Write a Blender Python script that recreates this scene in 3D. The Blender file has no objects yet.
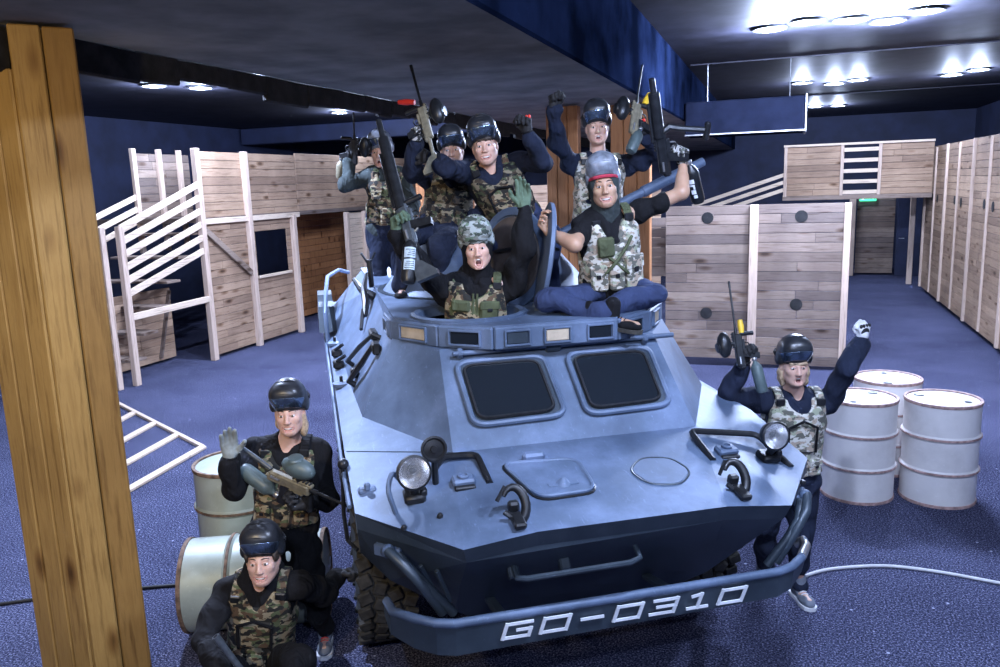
import bpy, bmesh, math, random
import numpy as np
from mathutils import Vector, Matrix

scene = bpy.context.scene
COL = scene.collection
PI = math.pi

# ------------------------------------------------------------------ camera
CAM_F = 800.0                      # focal length in pixels of the 1000 px wide frame
CAM_H = 2.76                       # the photographer stands on a raised deck
_p, _r = math.radians(10.46), math.radians(-1.9)
FW = np.array([0, math.cos(_p), -math.sin(_p)])
_up = np.cross([1.0, 0, 0], FW)
RT = math.cos(_r) * np.array([1.0, 0, 0]) + math.sin(_r) * _up
UP = -math.sin(_r) * np.array([1.0, 0, 0]) + math.cos(_r) * _up
EYE = np.array([0, 0, CAM_H])
cd = bpy.data.cameras.new('camera')
cam = bpy.data.objects.new('camera', cd)
COL.objects.link(cam)
cd.sensor_width = 36.0
cd.lens = CAM_F * 36.0 / 1000.0
cd.clip_end = 200
_m = Matrix.Identity(4)
for i in range(3):
    _m[i][0], _m[i][1], _m[i][2], _m[i][3] = RT[i], UP[i], -FW[i], EYE[i]
cam.matrix_world = _m
scene.camera = cam

# ------------------------------------------------------------------ view, world
vs = scene.view_settings
vs.view_transform = 'Standard'
vs.look = 'None'
vs.gamma = 1.0
vs.use_curve_mapping = False
vs.exposure = 0.18
world = bpy.data.worlds.new('world')
scene.world = world
world.use_nodes = True
bg = world.node_tree.nodes['Background']
bg.inputs['Color'].default_value = (0.30, 0.42, 0.95, 1)
bg.inputs['Strength'].default_value = 0.085

# ------------------------------------------------------------------ frames of reference
TH = math.radians(19.5)            # the hall runs 19.5 degrees to the right of the view
AX = np.array([math.sin(TH), math.cos(TH), 0])     # along the hall
BX = np.array([math.cos(TH), -math.sin(TH), 0])    # across the hall
def hall(b, a, z=0.0):
    return BX * b + AX * a + np.array([0, 0, z])
HALL_M = Matrix.Rotation(-TH, 4, 'Z')              # local x = across, y = along

def at(px, py, y):
    """point at distance y along the world y axis on the sight line through a pixel"""
    d = FW + RT * (px - 500) / CAM_F - UP * (py - 333.5) / CAM_F
    return EYE + d * (y / d[1])
def ground(px, py, z=0.0):
    d = FW + RT * (px - 500) / CAM_F - UP * (py - 333.5) / CAM_F
    return EYE + d * ((z - CAM_H) / d[2])
def reach(parent, px, py, L, near=True):
    """point on the sight line at distance L from the parent joint"""
    d = FW + RT * (px - 500) / CAM_F - UP * (py - 333.5) / CAM_F
    d = d / np.linalg.norm(d)
    oc = EYE - np.asarray(parent)
    b = float(d @ oc); c = float(oc @ oc) - L * L
    disc = b * b - c
    if disc < 0:
        q = EYE + d * (-b)
        v = q - parent
        return parent + v / np.linalg.norm(v) * L
    t = -b - math.sqrt(disc) if near else -b + math.sqrt(disc)
    return EYE + d * t

# ------------------------------------------------------------------ lamps (light itself comes with each lamp's builder)
LAMP_W = 290.0
LAMP_COL = (0.56, 0.68, 1.0)
LAMP_POS = [(-0.2, 10.5), (0.2, 10.25), (0.68, 10.4), (1.09, 10.7), (1.41, 10.25),
            (0.29, 16.75), (0.88, 17.3), (1.27, 16.9), (2.86, 17.15), (3.18, 16.6),
            (0.72, 22.6), (1.27, 22.75)]
LAMP_NEAR = [(0.35, 2.5), (1.7, 2.9), (0.2, -1.2), (1.6, -1.5)]
LAMP_LEFT = [(-9.4, 10.6), (-9.0, 11.2), (-8.35, 10.9), (-7.75, 10.9), (-9.4, 16.3), (-8.6, 16.4), (-4.7, 5.2), (-4.4, 8.2), (-5.6, 10.6)]  # last three are unseen, added to light the car's flank and the fort
CEIL_Z = 4.5
WARM_W = 420.0

# ------------------------------------------------------------------ materials
def new_mat(name):
    m = bpy.data.materials.new(name)
    m.use_nodes = True
    nt = m.node_tree
    return m, nt, nt.nodes['Principled BSDF']
def node(nt, t, **kw):
    n = nt.nodes.new(t)
    for k, v in kw.items():
        setattr(n, k, v)
    return n
def c4(c): return (c[0], c[1], c[2], 1.0)
def ramp(nt, stops, interp='LINEAR'):
    n = node(nt, 'ShaderNodeValToRGB')
    cr = n.color_ramp
    cr.interpolation = interp
    while len(cr.elements) < len(stops):
        cr.elements.new(0.5)
    for e, (p, c) in zip(cr.elements, stops):
        e.position = p
        e.color = c4(c)
    return n
def coords(nt, scale=(1, 1, 1), rot=(0, 0, 0), kind='Object'):
    tc = node(nt, 'ShaderNodeTexCoord')
    mp = node(nt, 'ShaderNodeMapping')
    mp.inputs['Scale'].default_value = scale
    mp.inputs['Rotation'].default_value = rot
    nt.links.new(tc.outputs[kind], mp.inputs['Vector'])
    return mp.outputs['Vector']
def noise(nt, vec, scale, detail=3.0, rough=0.55):
    n = node(nt, 'ShaderNodeTexNoise')
    n.inputs['Scale'].default_value = scale
    n.inputs['Detail'].default_value = detail
    n.inputs['Roughness'].default_value = rough
    nt.links.new(vec, n.inputs['Vector'])
    return n
def bump(nt, bsdf, height, strength=0.3, dist=0.01):
    b = node(nt, 'ShaderNodeBump')
    b.inputs['Strength'].default_value = strength
    b.inputs['Distance'].default_value = dist
    nt.links.new(height, b.inputs['Height'])
    nt.links.new(b.outputs['Normal'], bsdf.inputs['Normal'])
def plain(name, col, rough=0.5, metal=0.0, var=0.12, nscale=12.0, bstr=0.0, emit=None, estr=0.0, spec=None):
    """one colour with a soft mottled variation and an optional fine bump"""
    m, nt, b = new_mat(name)
    v = coords(nt)
    n = noise(nt, v, nscale, 4)
    lo = [max(0, c * (1 - var)) for c in col]
    hi = [min(1, c * (1 + var)) for c in col]
    r = ramp(nt, [(0.35, lo), (0.65, hi)])
    nt.links.new(n.outputs['Fac'], r.inputs['Fac'])
    nt.links.new(r.outputs['Color'], b.inputs['Base Color'])
    b.inputs['Roughness'].default_value = rough
    b.inputs['Metallic'].default_value = metal
    if spec is not None:
        b.inputs['Specular IOR Level'].default_value = spec
    if bstr:
        n2 = noise(nt, v, nscale * 6, 3)
        bump(nt, b, n2.outputs['Fac'], bstr, 0.004)
    if emit:
        b.inputs['Emission Color'].default_value = c4(emit)
        b.inputs['Emission Strength'].default_value = estr
    return m
def wood(name, tones, grain_axis='X', knots=True, rough=0.65, dirt=0.0):
    """boards: a tone per board (one mesh island each), stretched grain, dark knots"""
    m, nt, b = new_mat(name)
    geo = node(nt, 'ShaderNodeNewGeometry')
    tone = ramp(nt, [(i / (len(tones) - 1), t) for i, t in enumerate(tones)])
    nt.links.new(geo.outputs['Random Per Island'], tone.inputs['Fac'])
    sc = {'X': (1.3, 22, 22), 'Y': (22, 1.3, 22), 'Z': (22, 22, 1.3)}[grain_axis]
    tc = node(nt, 'ShaderNodeTexCoord')
    off = node(nt, 'ShaderNodeVectorMath', operation='ADD')
    mul = node(nt, 'ShaderNodeVectorMath', operation='SCALE')
    comb = node(nt, 'ShaderNodeCombineXYZ')
    for k in ('X', 'Y', 'Z'):
        nt.links.new(geo.outputs['Random Per Island'], comb.inputs[k])
    nt.links.new(comb.outputs[0], mul.inputs[0])
    mul.inputs['Scale'].default_value = 37.0
    nt.links.new(tc.outputs['Object'], off.inputs[0])
    nt.links.new(mul.outputs[0], off.inputs[1])
    mp = node(nt, 'ShaderNodeMapping')
    mp.inputs['Scale'].default_value = sc
    nt.links.new(off.outputs[0], mp.inputs['Vector'])
    g = noise(nt, mp.outputs['Vector'], 1.6, 5, 0.65)
    gr = ramp(nt, [(0.3, (0.55, 0.5, 0.46)), (0.5, (1, 1, 1)), (0.72, (0.78, 0.74, 0.70))])
    nt.links.new(g.outputs['Fac'], gr.inputs['Fac'])
    mx = node(nt, 'ShaderNodeMix', data_type='RGBA', blend_type='MULTIPLY')
    mx.inputs[0].default_value = 1.0
    nt.links.new(tone.outputs['Color'], mx.inputs[6])
    nt.links.new(gr.outputs['Color'], mx.inputs[7])
    out = mx.outputs[2]
    if knots:
        ks = {'X': (2.2, 6, 6), 'Y': (6, 2.2, 6), 'Z': (6, 6, 2.2)}[grain_axis]
        mp2 = node(nt, 'ShaderNodeMapping')
        mp2.inputs['Scale'].default_value = ks
        nt.links.new(off.outputs[0], mp2.inputs['Vector'])
        vo = node(nt, 'ShaderNodeTexVoronoi')
        vo.inputs['Scale'].default_value = 0.8
        nt.links.new(mp2.outputs['Vector'], vo.inputs['Vector'])
        kr = ramp(nt, [(0.07, (0.12, 0.07, 0.04)), (0.13, (0.50, 0.40, 0.33)), (0.24, (1, 1, 1))])
        nt.links.new(vo.outputs['Distance'], kr.inputs['Fac'])
        mk = node(nt, 'ShaderNodeMix', data_type='RGBA', blend_type='MULTIPLY')
        mk.inputs[0].default_value = 0.85
        nt.links.new(out, mk.inputs[6])
        nt.links.new(kr.outputs['Color'], mk.inputs[7])
        out = mk.outputs[2]
    if dirt:
        v = coords(nt)
        dn = noise(nt, v, 1.1, 5)
        dr = ramp(nt, [(0.40, (0.45, 0.42, 0.42)), (0.62, (1, 1, 1))])
        nt.links.new(dn.outputs['Fac'], dr.inputs['Fac'])
        md = node(nt, 'ShaderNodeMix', data_type='RGBA', blend_type='MULTIPLY')
        md.inputs[0].default_value = dirt
        nt.links.new(out, md.inputs[6])
        nt.links.new(dr.outputs['Color'], md.inputs[7])
        out = md.outputs[2]
    nt.links.new(out, b.inputs['Base Color'])
    b.inputs['Roughness'].default_value = rough
    b.inputs['Specular IOR Level'].default_value = 0.2
    bump(nt, b, g.outputs['Fac'], 0.35, 0.004)
    return m
def camo(name, cols, scale=9.0):
    m, nt, b = new_mat(name)
    v = coords(nt, (1, 1, 1.5))
    out = None
    base = node(nt, 'ShaderNodeRGB')
    base.outputs[0].default_value = c4(cols[0])
    out = base.outputs[0]
    for i, c in enumerate(cols[1:]):
        mp = node(nt, 'ShaderNodeMapping')
        mp.inputs['Location'].default_value = (3.7 * i + 1, 1.9 * i, 5.3 * i)
        nt.links.new(v, mp.inputs['Vector'])
        n = noise(nt, mp.outputs['Vector'], scale * (1 + 0.25 * i), 2.0, 0.5)
        r = ramp(nt, [(0.0, (0, 0, 0)), (0.535, (1, 1, 1))], 'CONSTANT')
        nt.links.new(n.outputs['Fac'], r.inputs['Fac'])
        mx = node(nt, 'ShaderNodeMix', data_type='RGBA')
        nt.links.new(r.outputs['Color'], mx.inputs[0])
        nt.links.new(out, mx.inputs[6])
        mx.inputs[7].default_value = c4(c)
        out = mx.outputs[2]
    nt.links.new(out, b.inputs['Base Color'])
    b.inputs['Roughness'].default_value = 0.85
    n2 = noise(nt, v, 160, 2)
    bump(nt, b, n2.outputs['Fac'], 0.25, 0.002)
    return m
def floor_mat():
    m, nt, b = new_mat('rubber_crumb_floor')
    v = coords(nt)
    fine = noise(nt, v, 80, 3, 0.8)
    big = noise(nt, v, 0.9, 4)
    r = ramp(nt, [(0.38, (0.012, 0.015, 0.032)), (0.53, (0.074, 0.081, 0.15)), (0.67, (0.40, 0.41, 0.58))])
    nt.links.new(fine.outputs['Fac'], r.inputs['Fac'])
    r2 = ramp(nt, [(0.3, (0.62, 0.62, 0.64)), (0.7, (1, 1, 1))])
    nt.links.new(big.outputs['Fac'], r2.inputs['Fac'])
    mx = node(nt, 'ShaderNodeMix', data_type='RGBA', blend_type='MULTIPLY')
    mx.inputs[0].default_value = 1
    nt.links.new(r.outputs['Color'], mx.inputs[6])
    nt.links.new(r2.outputs['Color'], mx.inputs[7])
    # litter: a few pale paint specks
    vo = node(nt, 'ShaderNodeTexVoronoi')
    vo.inputs['Scale'].default_value = 5.0
    nt.links.new(v, vo.inputs['Vector'])
    vr = ramp(nt, [(0.035, (1, 1, 1)), (0.06, (0, 0, 0))])
    nt.links.new(vo.outputs['Distance'], vr.inputs['Fac'])
    m2 = node(nt, 'ShaderNodeMix', data_type='RGBA')
    nt.links.new(vr.outputs['Color'], m2.inputs[0])
    nt.links.new(mx.outputs[2], m2.inputs[6])
    m2.inputs[7].default_value = (0.42, 0.44, 0.58, 1)
    nt.links.new(m2.outputs[2], b.inputs['Base Color'])
    b.inputs['Roughness'].default_value = 0.9
    b.inputs['Specular IOR Level'].default_value = 0.0
    bump(nt, b, fine.outputs['Fac'], 0.7, 0.012)
    return m
def paint_mat(name, lo, mid, hi, rough=0.52, metal=0.15):
    """worn army paint: cloudy tone, small scuffs"""
    m, nt, b = new_mat(name)
    v = coords(nt)
    n = noise(nt, v, 2.6, 6, 0.62)
    r = ramp(nt, [(0.30, lo), (0.5, mid), (0.72, hi)])
    nt.links.new(n.outputs['Fac'], r.inputs['Fac'])
    sv = coords(nt, (1, 5, 5))
    s = noise(nt, sv, 9, 6, 0.7)
    sr = ramp(nt, [(0.60, (0, 0, 0)), (0.75, (1, 1, 1))])
    nt.links.new(s.outputs['Fac'], sr.inputs['Fac'])
    mx = node(nt, 'ShaderNodeMix', data_type='RGBA')
    mul = node(nt, 'ShaderNodeMath', operation='MULTIPLY')
    mul.inputs[1].default_value = 0.45
    nt.links.new(sr.outputs['Color'], mul.inputs[0])
    nt.links.new(mul.outputs[0], mx.inputs[0])
    nt.links.new(r.outputs['Color'], mx.inputs[6])
    mx.inputs[7].default_value = c4([min(1, h * 1.5) for h in hi])
    nt.links.new(mx.outputs[2], b.inputs['Base Color'])
    rr = node(nt, 'ShaderNodeMapRange')
    rr.inputs['To Min'].default_value = rough - 0.1
    rr.inputs['To Max'].default_value = rough + 0.15
    nt.links.new(n.outputs['Fac'], rr.inputs['Value'])
    nt.links.new(rr.outputs['Result'], b.inputs['Roughness'])
    b.inputs['Metallic'].default_value = metal
    bump(nt, b, s.outputs['Fac'], 0.08, 0.004)
    return m
def glass_dark():
    m, nt, b = new_mat('dark_window_glass')
    b.inputs['Base Color'].default_value = (0.012, 0.016, 0.022, 1)
    b.inputs['Roughness'].default_value = 0.08
    n = noise(nt, coords(nt), 3.0, 2)
    bump(nt, b, n.outputs['Fac'], 0.02, 0.01)
    return m
def fabric(name, col, rough=0.9, var=0.25, weave=220):
    m, nt, b = new_mat(name)
    v = coords(nt)
    n = noise(nt, v, 7, 4)
    r = ramp(nt, [(0.3, [c * (1 - var) for c in col]), (0.7, [min(1, c * (1 + var)) for c in col])])
    nt.links.new(n.outputs['Fac'], r.inputs['Fac'])
    nt.links.new(r.outputs['Color'], b.inputs['Base Color'])
    b.inputs['Roughness'].default_value = rough
    b.inputs['Specular IOR Level'].default_value = 0.25
    wv = noise(nt, coords(nt, (1, 1, .5), (.5, .3, 0)), 10, 2.2, .5)
    wv.inputs['Distortion'].default_value = .7
    bp_ = node(nt, 'ShaderNodeBump'); bp_.inputs['Strength'].default_value = 0.8; bp_.inputs['Distance'].default_value = 0.055
    nt.links.new(wv.outputs['Fac'], bp_.inputs['Height'])
    n2 = noise(nt, v, weave, 2)
    bump(nt, b, n2.outputs['Fac'], 0.2, 0.002)
    nt.links.new(bp_.outputs['Normal'], [n_ for n_ in nt.nodes if n_.type == 'BUMP' and n_ != bp_][0].inputs['Normal'])
    return m
def skin_mat(name, col, lip=None):
    m, nt, b = new_mat(name)
    v = coords(nt)
    n = noise(nt, v, 14, 4)
    r = ramp(nt, [(0.3, [col[0] * 0.9, col[1] * 0.84, col[2] * 0.82]), (0.7, col)])
    nt.links.new(n.outputs['Fac'], r.inputs['Fac'])
    nt.links.new(r.outputs['Color'], b.inputs['Base Color'])
    b.inputs['Roughness'].default_value = 0.48
    b.inputs['Subsurface Weight'].default_value = 0.12
    b.inputs['Subsurface Radius'].default_value = (0.012, 0.004, 0.002)
    return m

M = {
    'floor': floor_mat(),
    'ceiling': plain('black_ceiling_board', (0.019, 0.019, 0.029), 0.58, 0, 0.4, 3.0, 0.15, spec=.2),
    'beam_side': plain('navy_beam_board', (0.0035, 0.006, 0.016), 0.9, 0, 0.6, 1.6, 0.2, spec=0.0),
    'soffit': plain('dark_soffit_felt', (0.23, 0.222, 0.205), 0.9, 0, 0.22, 2.2, 0.2, spec=0.0),
    'wall_dark': plain('navy_wall_paint', (0.013, 0.019, 0.052), 0.75, 0, 0.25, 2.0, 0.1),
    'felt_edge': plain('torn_black_felt', (0.012, 0.012, 0.013), 0.95, 0, 0.6, 9.0, 0.8),
    'weathered': wood('weathered_boards', [(0.195, 0.148, 0.125), (0.31, 0.235, 0.19), (0.135, 0.105, 0.095), (0.37, 0.285, 0.225)], 'X', dirt=0.55),
    'pale_boards': wood('pale_pine_boards', [(0.39, 0.26, 0.175), (0.50, 0.345, 0.235), (0.30, 0.20, 0.14), (0.45, 0.31, 0.21)], 'X', dirt=0.5),
    'post_x': wood('pine_rail', [(0.66, 0.52, 0.40), (0.72, 0.58, 0.45)], 'X', knots=False),
    'post_z': wood('pine_post', [(0.50, 0.37, 0.30), (0.60, 0.46, 0.37)], 'Z', knots=False),
    'pillar': wood('ochre_pine', [(0.34, 0.205, 0.062), (0.42, 0.26, 0.085), (0.29, 0.165, 0.050), (0.46, 0.29, 0.10)], 'Z', rough=0.5, dirt=0.35),
    'brown_boards': wood('orange_brown_pine', [(0.34, 0.15, 0.06), (0.42, 0.19, 0.08), (0.28, 0.12, 0.05)], 'Z', rough=0.55),  # warm light on the pillars behind the crew is put into the orange
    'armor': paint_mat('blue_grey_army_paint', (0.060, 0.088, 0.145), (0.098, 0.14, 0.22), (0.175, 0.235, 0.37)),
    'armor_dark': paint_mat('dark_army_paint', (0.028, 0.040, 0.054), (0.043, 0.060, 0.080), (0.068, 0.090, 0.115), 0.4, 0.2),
    'black_metal': plain('black_painted_metal', (0.018, 0.019, 0.022), 0.42, 0.3, 0.3, 30, 0.05),
    'label_blue': plain('pale_blue_label', (0.42, 0.52, 0.60), 0.5, 0, 0.1, 20),
    'steel': plain('worn_steel', (0.42, 0.43, 0.45), 0.35, 0.8, 0.2, 18),
    'chrome': plain('lamp_chrome', (0.86, 0.86, 0.88), 0.22, 0.92, 0.05, 5),
    'lens': plain('headlight_glass', (0.55, 0.57, 0.62), 0.1, 0.6, 0.15, 40, 0.3),
    'glass': glass_dark(),
    'rubber': plain('black_tyre_rubber', (0.036, 0.034, 0.030), 0.85, 0, 0.4, 20, 0.4),
    'white_paint': plain('white_stencil_paint', (0.78, 0.80, 0.84), 0.6, 0, 0.08, 20),
    'tan_paint': plain('tan_vision_block', (0.48, 0.40, 0.30), 0.5, 0, 0.15, 14),
    'drum_white': paint_mat('white_drum_enamel', (0.66, 0.63, 0.61), (0.78, 0.75, 0.73), (0.85, 0.82, 0.80), 0.5, 0.1),
    'drum_green': paint_mat('greenish_drum_enamel', (0.26, 0.30, 0.26), (0.34, 0.38, 0.33), (0.42, 0.46, 0.40), 0.45, 0.15),
    'drum_rim': plain('rusty_rim', (0.44, 0.29, 0.26), 0.6, 0.1, 0.35, 25, 0.2),
    'drum_rust': plain('brown_rust_band', (0.16, 0.10, 0.065), 0.75, 0.1, 0.5, 25, 0.3),
    'lamp_glow': plain('lamp_lens_glow', (0.9, 0.93, 1.0), 0.4, 0, 0.0, 5, 0, (0.72, 0.84, 1.0), 40.0),
    'exit_green': plain('green_exit_sign', (0.05, 0.5, 0.25), 0.4, 0, 0.1, 5, 0, (0.08, 0.9, 0.42), 1.2),
    'exit_white': plain('exit_sign_letters', (0.8, 0.9, 0.85), 0.4, 0, 0.05, 5, 0, (0.8, 1.0, 0.9), 1.5),
    'duct': plain('dark_duct_metal', (0.008, 0.010, 0.020), 0.9, 0.0, 0.2, 6, spec=0.0),
    'cable_white': plain('white_cable_sheath', (0.70, 0.70, 0.72), 0.5, 0, 0.08, 20),
    'cable_black': plain('black_cable_sheath', (0.015, 0.015, 0.017), 0.55, 0, 0.2, 20),
    'camo_wood': camo('woodland_camouflage', [(0.30, 0.25, 0.16), (0.095, 0.115, 0.055), (0.10, 0.062, 0.036), (0.015, 0.015, 0.013)], 13),
    'camo_pale': camo('pale_camouflage', [(0.58, 0.56, 0.50), (0.32, 0.35, 0.25), (0.38, 0.31, 0.24), (0.12, 0.12, 0.10)], 15),
    'camo_dark': camo('dark_camouflage', [(0.20, 0.17, 0.115), (0.06, 0.075, 0.04), (0.05, 0.036, 0.024), (0.010, 0.010, 0.010)], 13),
    'olive': fabric('olive_webbing', (0.085, 0.10, 0.055)),
    'black_cloth': fabric('black_cloth', (0.0065, 0.0066, 0.0085)),
    'navy_cloth': fabric('navy_cloth', (0.012, 0.017, 0.036)),
    'blue_cloth': fabric('blue_work_cloth', (0.032, 0.046, 0.105)),
    'grey_cloth': fabric('grey_cloth', (0.034, 0.044, 0.046)),
    'glove_grey': fabric('grey_glove_fabric', (0.26, 0.29, 0.28), 0.8),
    'glove_white': fabric('white_glove_fabric', (0.62, 0.62, 0.64), 0.8),
    'glove_black': fabric('black_glove_fabric', (0.02, 0.02, 0.022), 0.7),
    'glove_green': fabric('green_glove_fabric', (0.10, 0.15, 0.10), 0.8),
    'glove_camo': camo('camouflage_glove', [(0.40, 0.39, 0.38), (0.12, 0.13, 0.11), (0.03, 0.03, 0.03)], 28),
    'red': plain('red_plastic', (0.75, 0.035, 0.02), 0.45, 0, 0.1, 20),
    'red_cloth': fabric('red_cloth', (0.42, 0.04, 0.07)),
    'yellow': plain('yellow_plastic', (0.80, 0.52, 0.04), 0.4, 0, 0.1, 20),
    'mask': plain('black_mask_plastic', (0.020, 0.022, 0.027), 0.33, 0, 0.3, 14, 0.05),
    'mask_camo': camo('camouflage_mask_plastic', [(0.33, 0.37, 0.36), (0.13, 0.19, 0.13), (0.20, 0.21, 0.19), (0.045, 0.06, 0.05)], 17),
    'mask_grey': plain('grey_mask_plastic', (0.17, 0.19, 0.23), 0.35, 0, 0.4, 20),
    'visor': plain('mirror_visor', (0.13, 0.18, 0.27), 0.16, 0.8, 0.5, 16),
    'gun': plain('black_marker_metal', (0.022, 0.024, 0.028), 0.35, 0.4, 0.3, 25),
    'gun_grey': plain('grey_marker_metal', (0.12, 0.14, 0.16), 0.35, 0.6, 0.2, 25),
    'gun_tan': plain('olive_tan_marker_body', (0.20, 0.18, 0.125), 0.5, 0.1, 0.25, 25),
    'tank_grey': plain('grey_green_air_tank', (0.085, 0.12, 0.125), 0.45, 0.1, 0.2, 12),
    'skin_a': skin_mat('fair_skin', (0.66, 0.42, 0.33)),
    'skin_b': skin_mat('tan_skin', (0.50, 0.31, 0.21)),
    'hair_dark': plain('dark_hair', (0.035, 0.024, 0.018), 0.55, 0, 0.4, 60, 0.4),
    'hair_blond': plain('blond_hair', (0.42, 0.30, 0.19), 0.55, 0, 0.35, 60, 0.4),
    'eye_white': plain('eye_white', (0.80, 0.78, 0.76), 0.25, 0, 0.03, 20),
    'iris': plain('dark_iris', (0.035, 0.025, 0.02), 0.2, 0, 0.2, 90),
    'mouth': plain('mouth_inside', (0.07, 0.012, 0.012), 0.5, 0, 0.2, 40),
    'lips': plain('lips', (0.52, 0.25, 0.21), 0.45, 0, 0.1, 40),
    'teeth': plain('teeth', (0.80, 0.77, 0.72), 0.25, 0, 0.03, 40),
    'shoe_grey': fabric('grey_shoe_mesh', (0.16, 0.18, 0.22), 0.7),
    'sole_white': plain('white_shoe_sole', (0.72, 0.73, 0.76), 0.55, 0, 0.05, 30),
}

# ------------------------------------------------------------------ object helpers
def V(*a): return np.array(a, dtype=float)
def unit(v):
    v = np.asarray(v, float)
    return v / max(1e-9, np.linalg.norm(v))
def link(name, mesh, mat=None, parent=None, smooth=False):
    o = bpy.data.objects.new(name, mesh)
    COL.objects.link(o)
    if mat is not None:
        mesh.materials.append(M[mat] if isinstance(mat, str) else mat)
    if parent is not None:
        o.parent = parent
    if smooth:
        mesh.polygons.foreach_set('use_smooth', [True] * len(mesh.polygons))
    return o
def thing(name, label, cat, loc=(0, 0, 0), mat=None, group=None):
    o = bpy.data.objects.new(name, None)
    COL.objects.link(o)
    o.empty_display_size = 0.1
    if mat is not None:
        o.matrix_world = mat
    else:
        o.location = Vector([float(c) for c in loc])
    tag(o, label, cat, group)
    return o
def tag(o, label, cat, group=None):
    o['label'] = label
    o['category'] = cat
    if group:
        o['group'] = group
    return o
def struct(o):
    o['kind'] = 'structure'
    return o

class MB:
    """collects shapes into one mesh"""
    def __init__(s):
        s.v, s.f, s.sm = [], [], []
    def add(s, vs, fs, smooth=False):
        k = len(s.v)
        s.v += [tuple(float(c) for c in p) for p in vs]
        for f in fs:
            s.f.append(tuple(i + k for i in f)); s.sm.append(smooth)
    def hull(s, pts):
        bm = bmesh.new()
        for p in pts: bm.verts.new([float(c) for c in p])
        r = bmesh.ops.convex_hull(bm, input=bm.verts[:])
        bm.verts.index_update()
        used = [v for v in bm.verts if v.link_faces]
        idx = {v: i for i, v in enumerate(used)}
        s.add([v.co[:] for v in used], [[idx[v] for v in f.verts] for f in bm.faces])
        bm.free()
    def box(s, c, d, R=None, bev=0.0):
        """box centred at c, full size d, rotation R (3x3); bev chamfers every edge"""
        hx, hy, hz = d[0] / 2, d[1] / 2, d[2] / 2
        bev = min(bev, hx * .9, hy * .9, hz * .9)
        pts = []
        if bev > 0:
            for sx in (-1, 1):
                for sy in (-1, 1):
                    for sz in (-1, 1):
                        pts += [(sx * (hx - bev), sy * (hy - bev), sz * hz), (sx * (hx - bev), sy * hy, sz * (hz - bev)), (sx * hx, sy * (hy - bev), sz * (hz - bev))]
        else:
            pts = [(sx * hx, sy * hy, sz * hz) for sx in (-1, 1) for sy in (-1, 1) for sz in (-1, 1)]
        P = np.array(pts)
        if R is not None: P = P @ np.asarray(R).T
        P = P + np.asarray(c, float)
        if bev > 0:
            s.hull(P)
        else:
            s.add(P, [(0, 1, 3, 2), (4, 6, 7, 5), (0, 4, 5, 1), (2, 3, 7, 6), (0, 2, 6, 4), (1, 5, 7, 3)])
        return s
    def beam(s, a, b, w, h, up=(0, 0, 1), bev=0.0):
        """rectangular bar from a to b; w across, h along up"""
        a, b = np.asarray(a, float), np.asarray(b, float)
        x = unit(b - a)
        y = unit(np.cross(up, x)); z = np.cross(x, y)
        s.box((a + b) / 2, (np.linalg.norm(b - a), w, h), np.array([x, y, z]).T, bev)
        return s
    def tube(s, pts, r, n=10, cap=True, closed=False):
        pts = [np.asarray(p, float) for p in pts]
        rs = r if isinstance(r, (list, tuple)) else [r] * len(pts)
        N = len(pts)
        rings = []
        prev = None
        for i in range(N):
            if closed: t = unit(pts[(i + 1) % N] - pts[i - 1])
            elif i == 0: t = unit(pts[1] - pts[0])
            elif i == N - 1: t = unit(pts[-1] - pts[-2])
            else: t = unit(unit(pts[i + 1] - pts[i]) + unit(pts[i] - pts[i - 1]))
            if prev is None:
                u = np.cross(t, (0, 0, 1.0))
                if np.linalg.norm(u) < 1e-3: u = np.cross(t, (1.0, 0, 0))
            else:
                u = prev - t * (prev @ t)
            u = unit(u); prev = u
            w = np.cross(t, u)
            rings.append([pts[i] + rs[i] * (math.cos(2 * PI * k / n) * u + math.sin(2 * PI * k / n) * w) for k in range(n)])
        vs = [p for rg in rings for p in rg]
        fs = []
        M_ = N if closed else N - 1
        for i in range(M_):
            for k in range(n):
                a, b_ = i * n + k, i * n + (k + 1) % n
                j = (i + 1) % N
                fs.append((a, b_, j * n + (k + 1) % n, j * n + k))
        s.add(vs, fs, True)
        if cap and not closed:
            k0 = len(s.v)
            s.add(rings[0], [tuple(range(n))[::-1]])
            s.add(rings[-1], [tuple(range(n))])
        return s
    def lathe(s, prof, c=(0, 0, 0), R=None, n=32, smooth=True, ends=False):
        """profile of (radius, height) turned about local z"""
        vs, fs = [], []
        for (r, z) in prof:
            for k in range(n):
                vs.append((r * math.cos(2 * PI * k / n), r * math.sin(2 * PI * k / n), z))
        P = np.array(vs)
        if R is not None: P = P @ np.asarray(R).T
        P = P + np.asarray(c, float)
        for i in range(len(prof) - 1):
            for k in range(n):
                fs.append((i * n + k, i * n + (k + 1) % n, (i + 1) * n + (k + 1) % n, (i + 1) * n + k))
        s.add(P, fs, smooth)
        m = len(prof) - 1
        if ends and prof[0][0] > 1e-5: s.add(P[:n], [tuple(range(n))[::-1]])
        if ends and prof[-1][0] > 1e-5: s.add(P[m * n:], [tuple(range(n))])
        return s
    def prism(s, poly, vec):
        """closed polygon of 3-D points pushed along vec"""
        n = len(poly)
        P = [np.asarray(p, float) for p in poly]
        Q = [p + np.asarray(vec, float) for p in P]
        fs = [tuple(range(n))[::-1], tuple(range(n, 2 * n))] + [(i, (i + 1) % n, n + (i + 1) % n, n + i) for i in range(n)]
        s.add(P + Q, fs)
        return s
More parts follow.
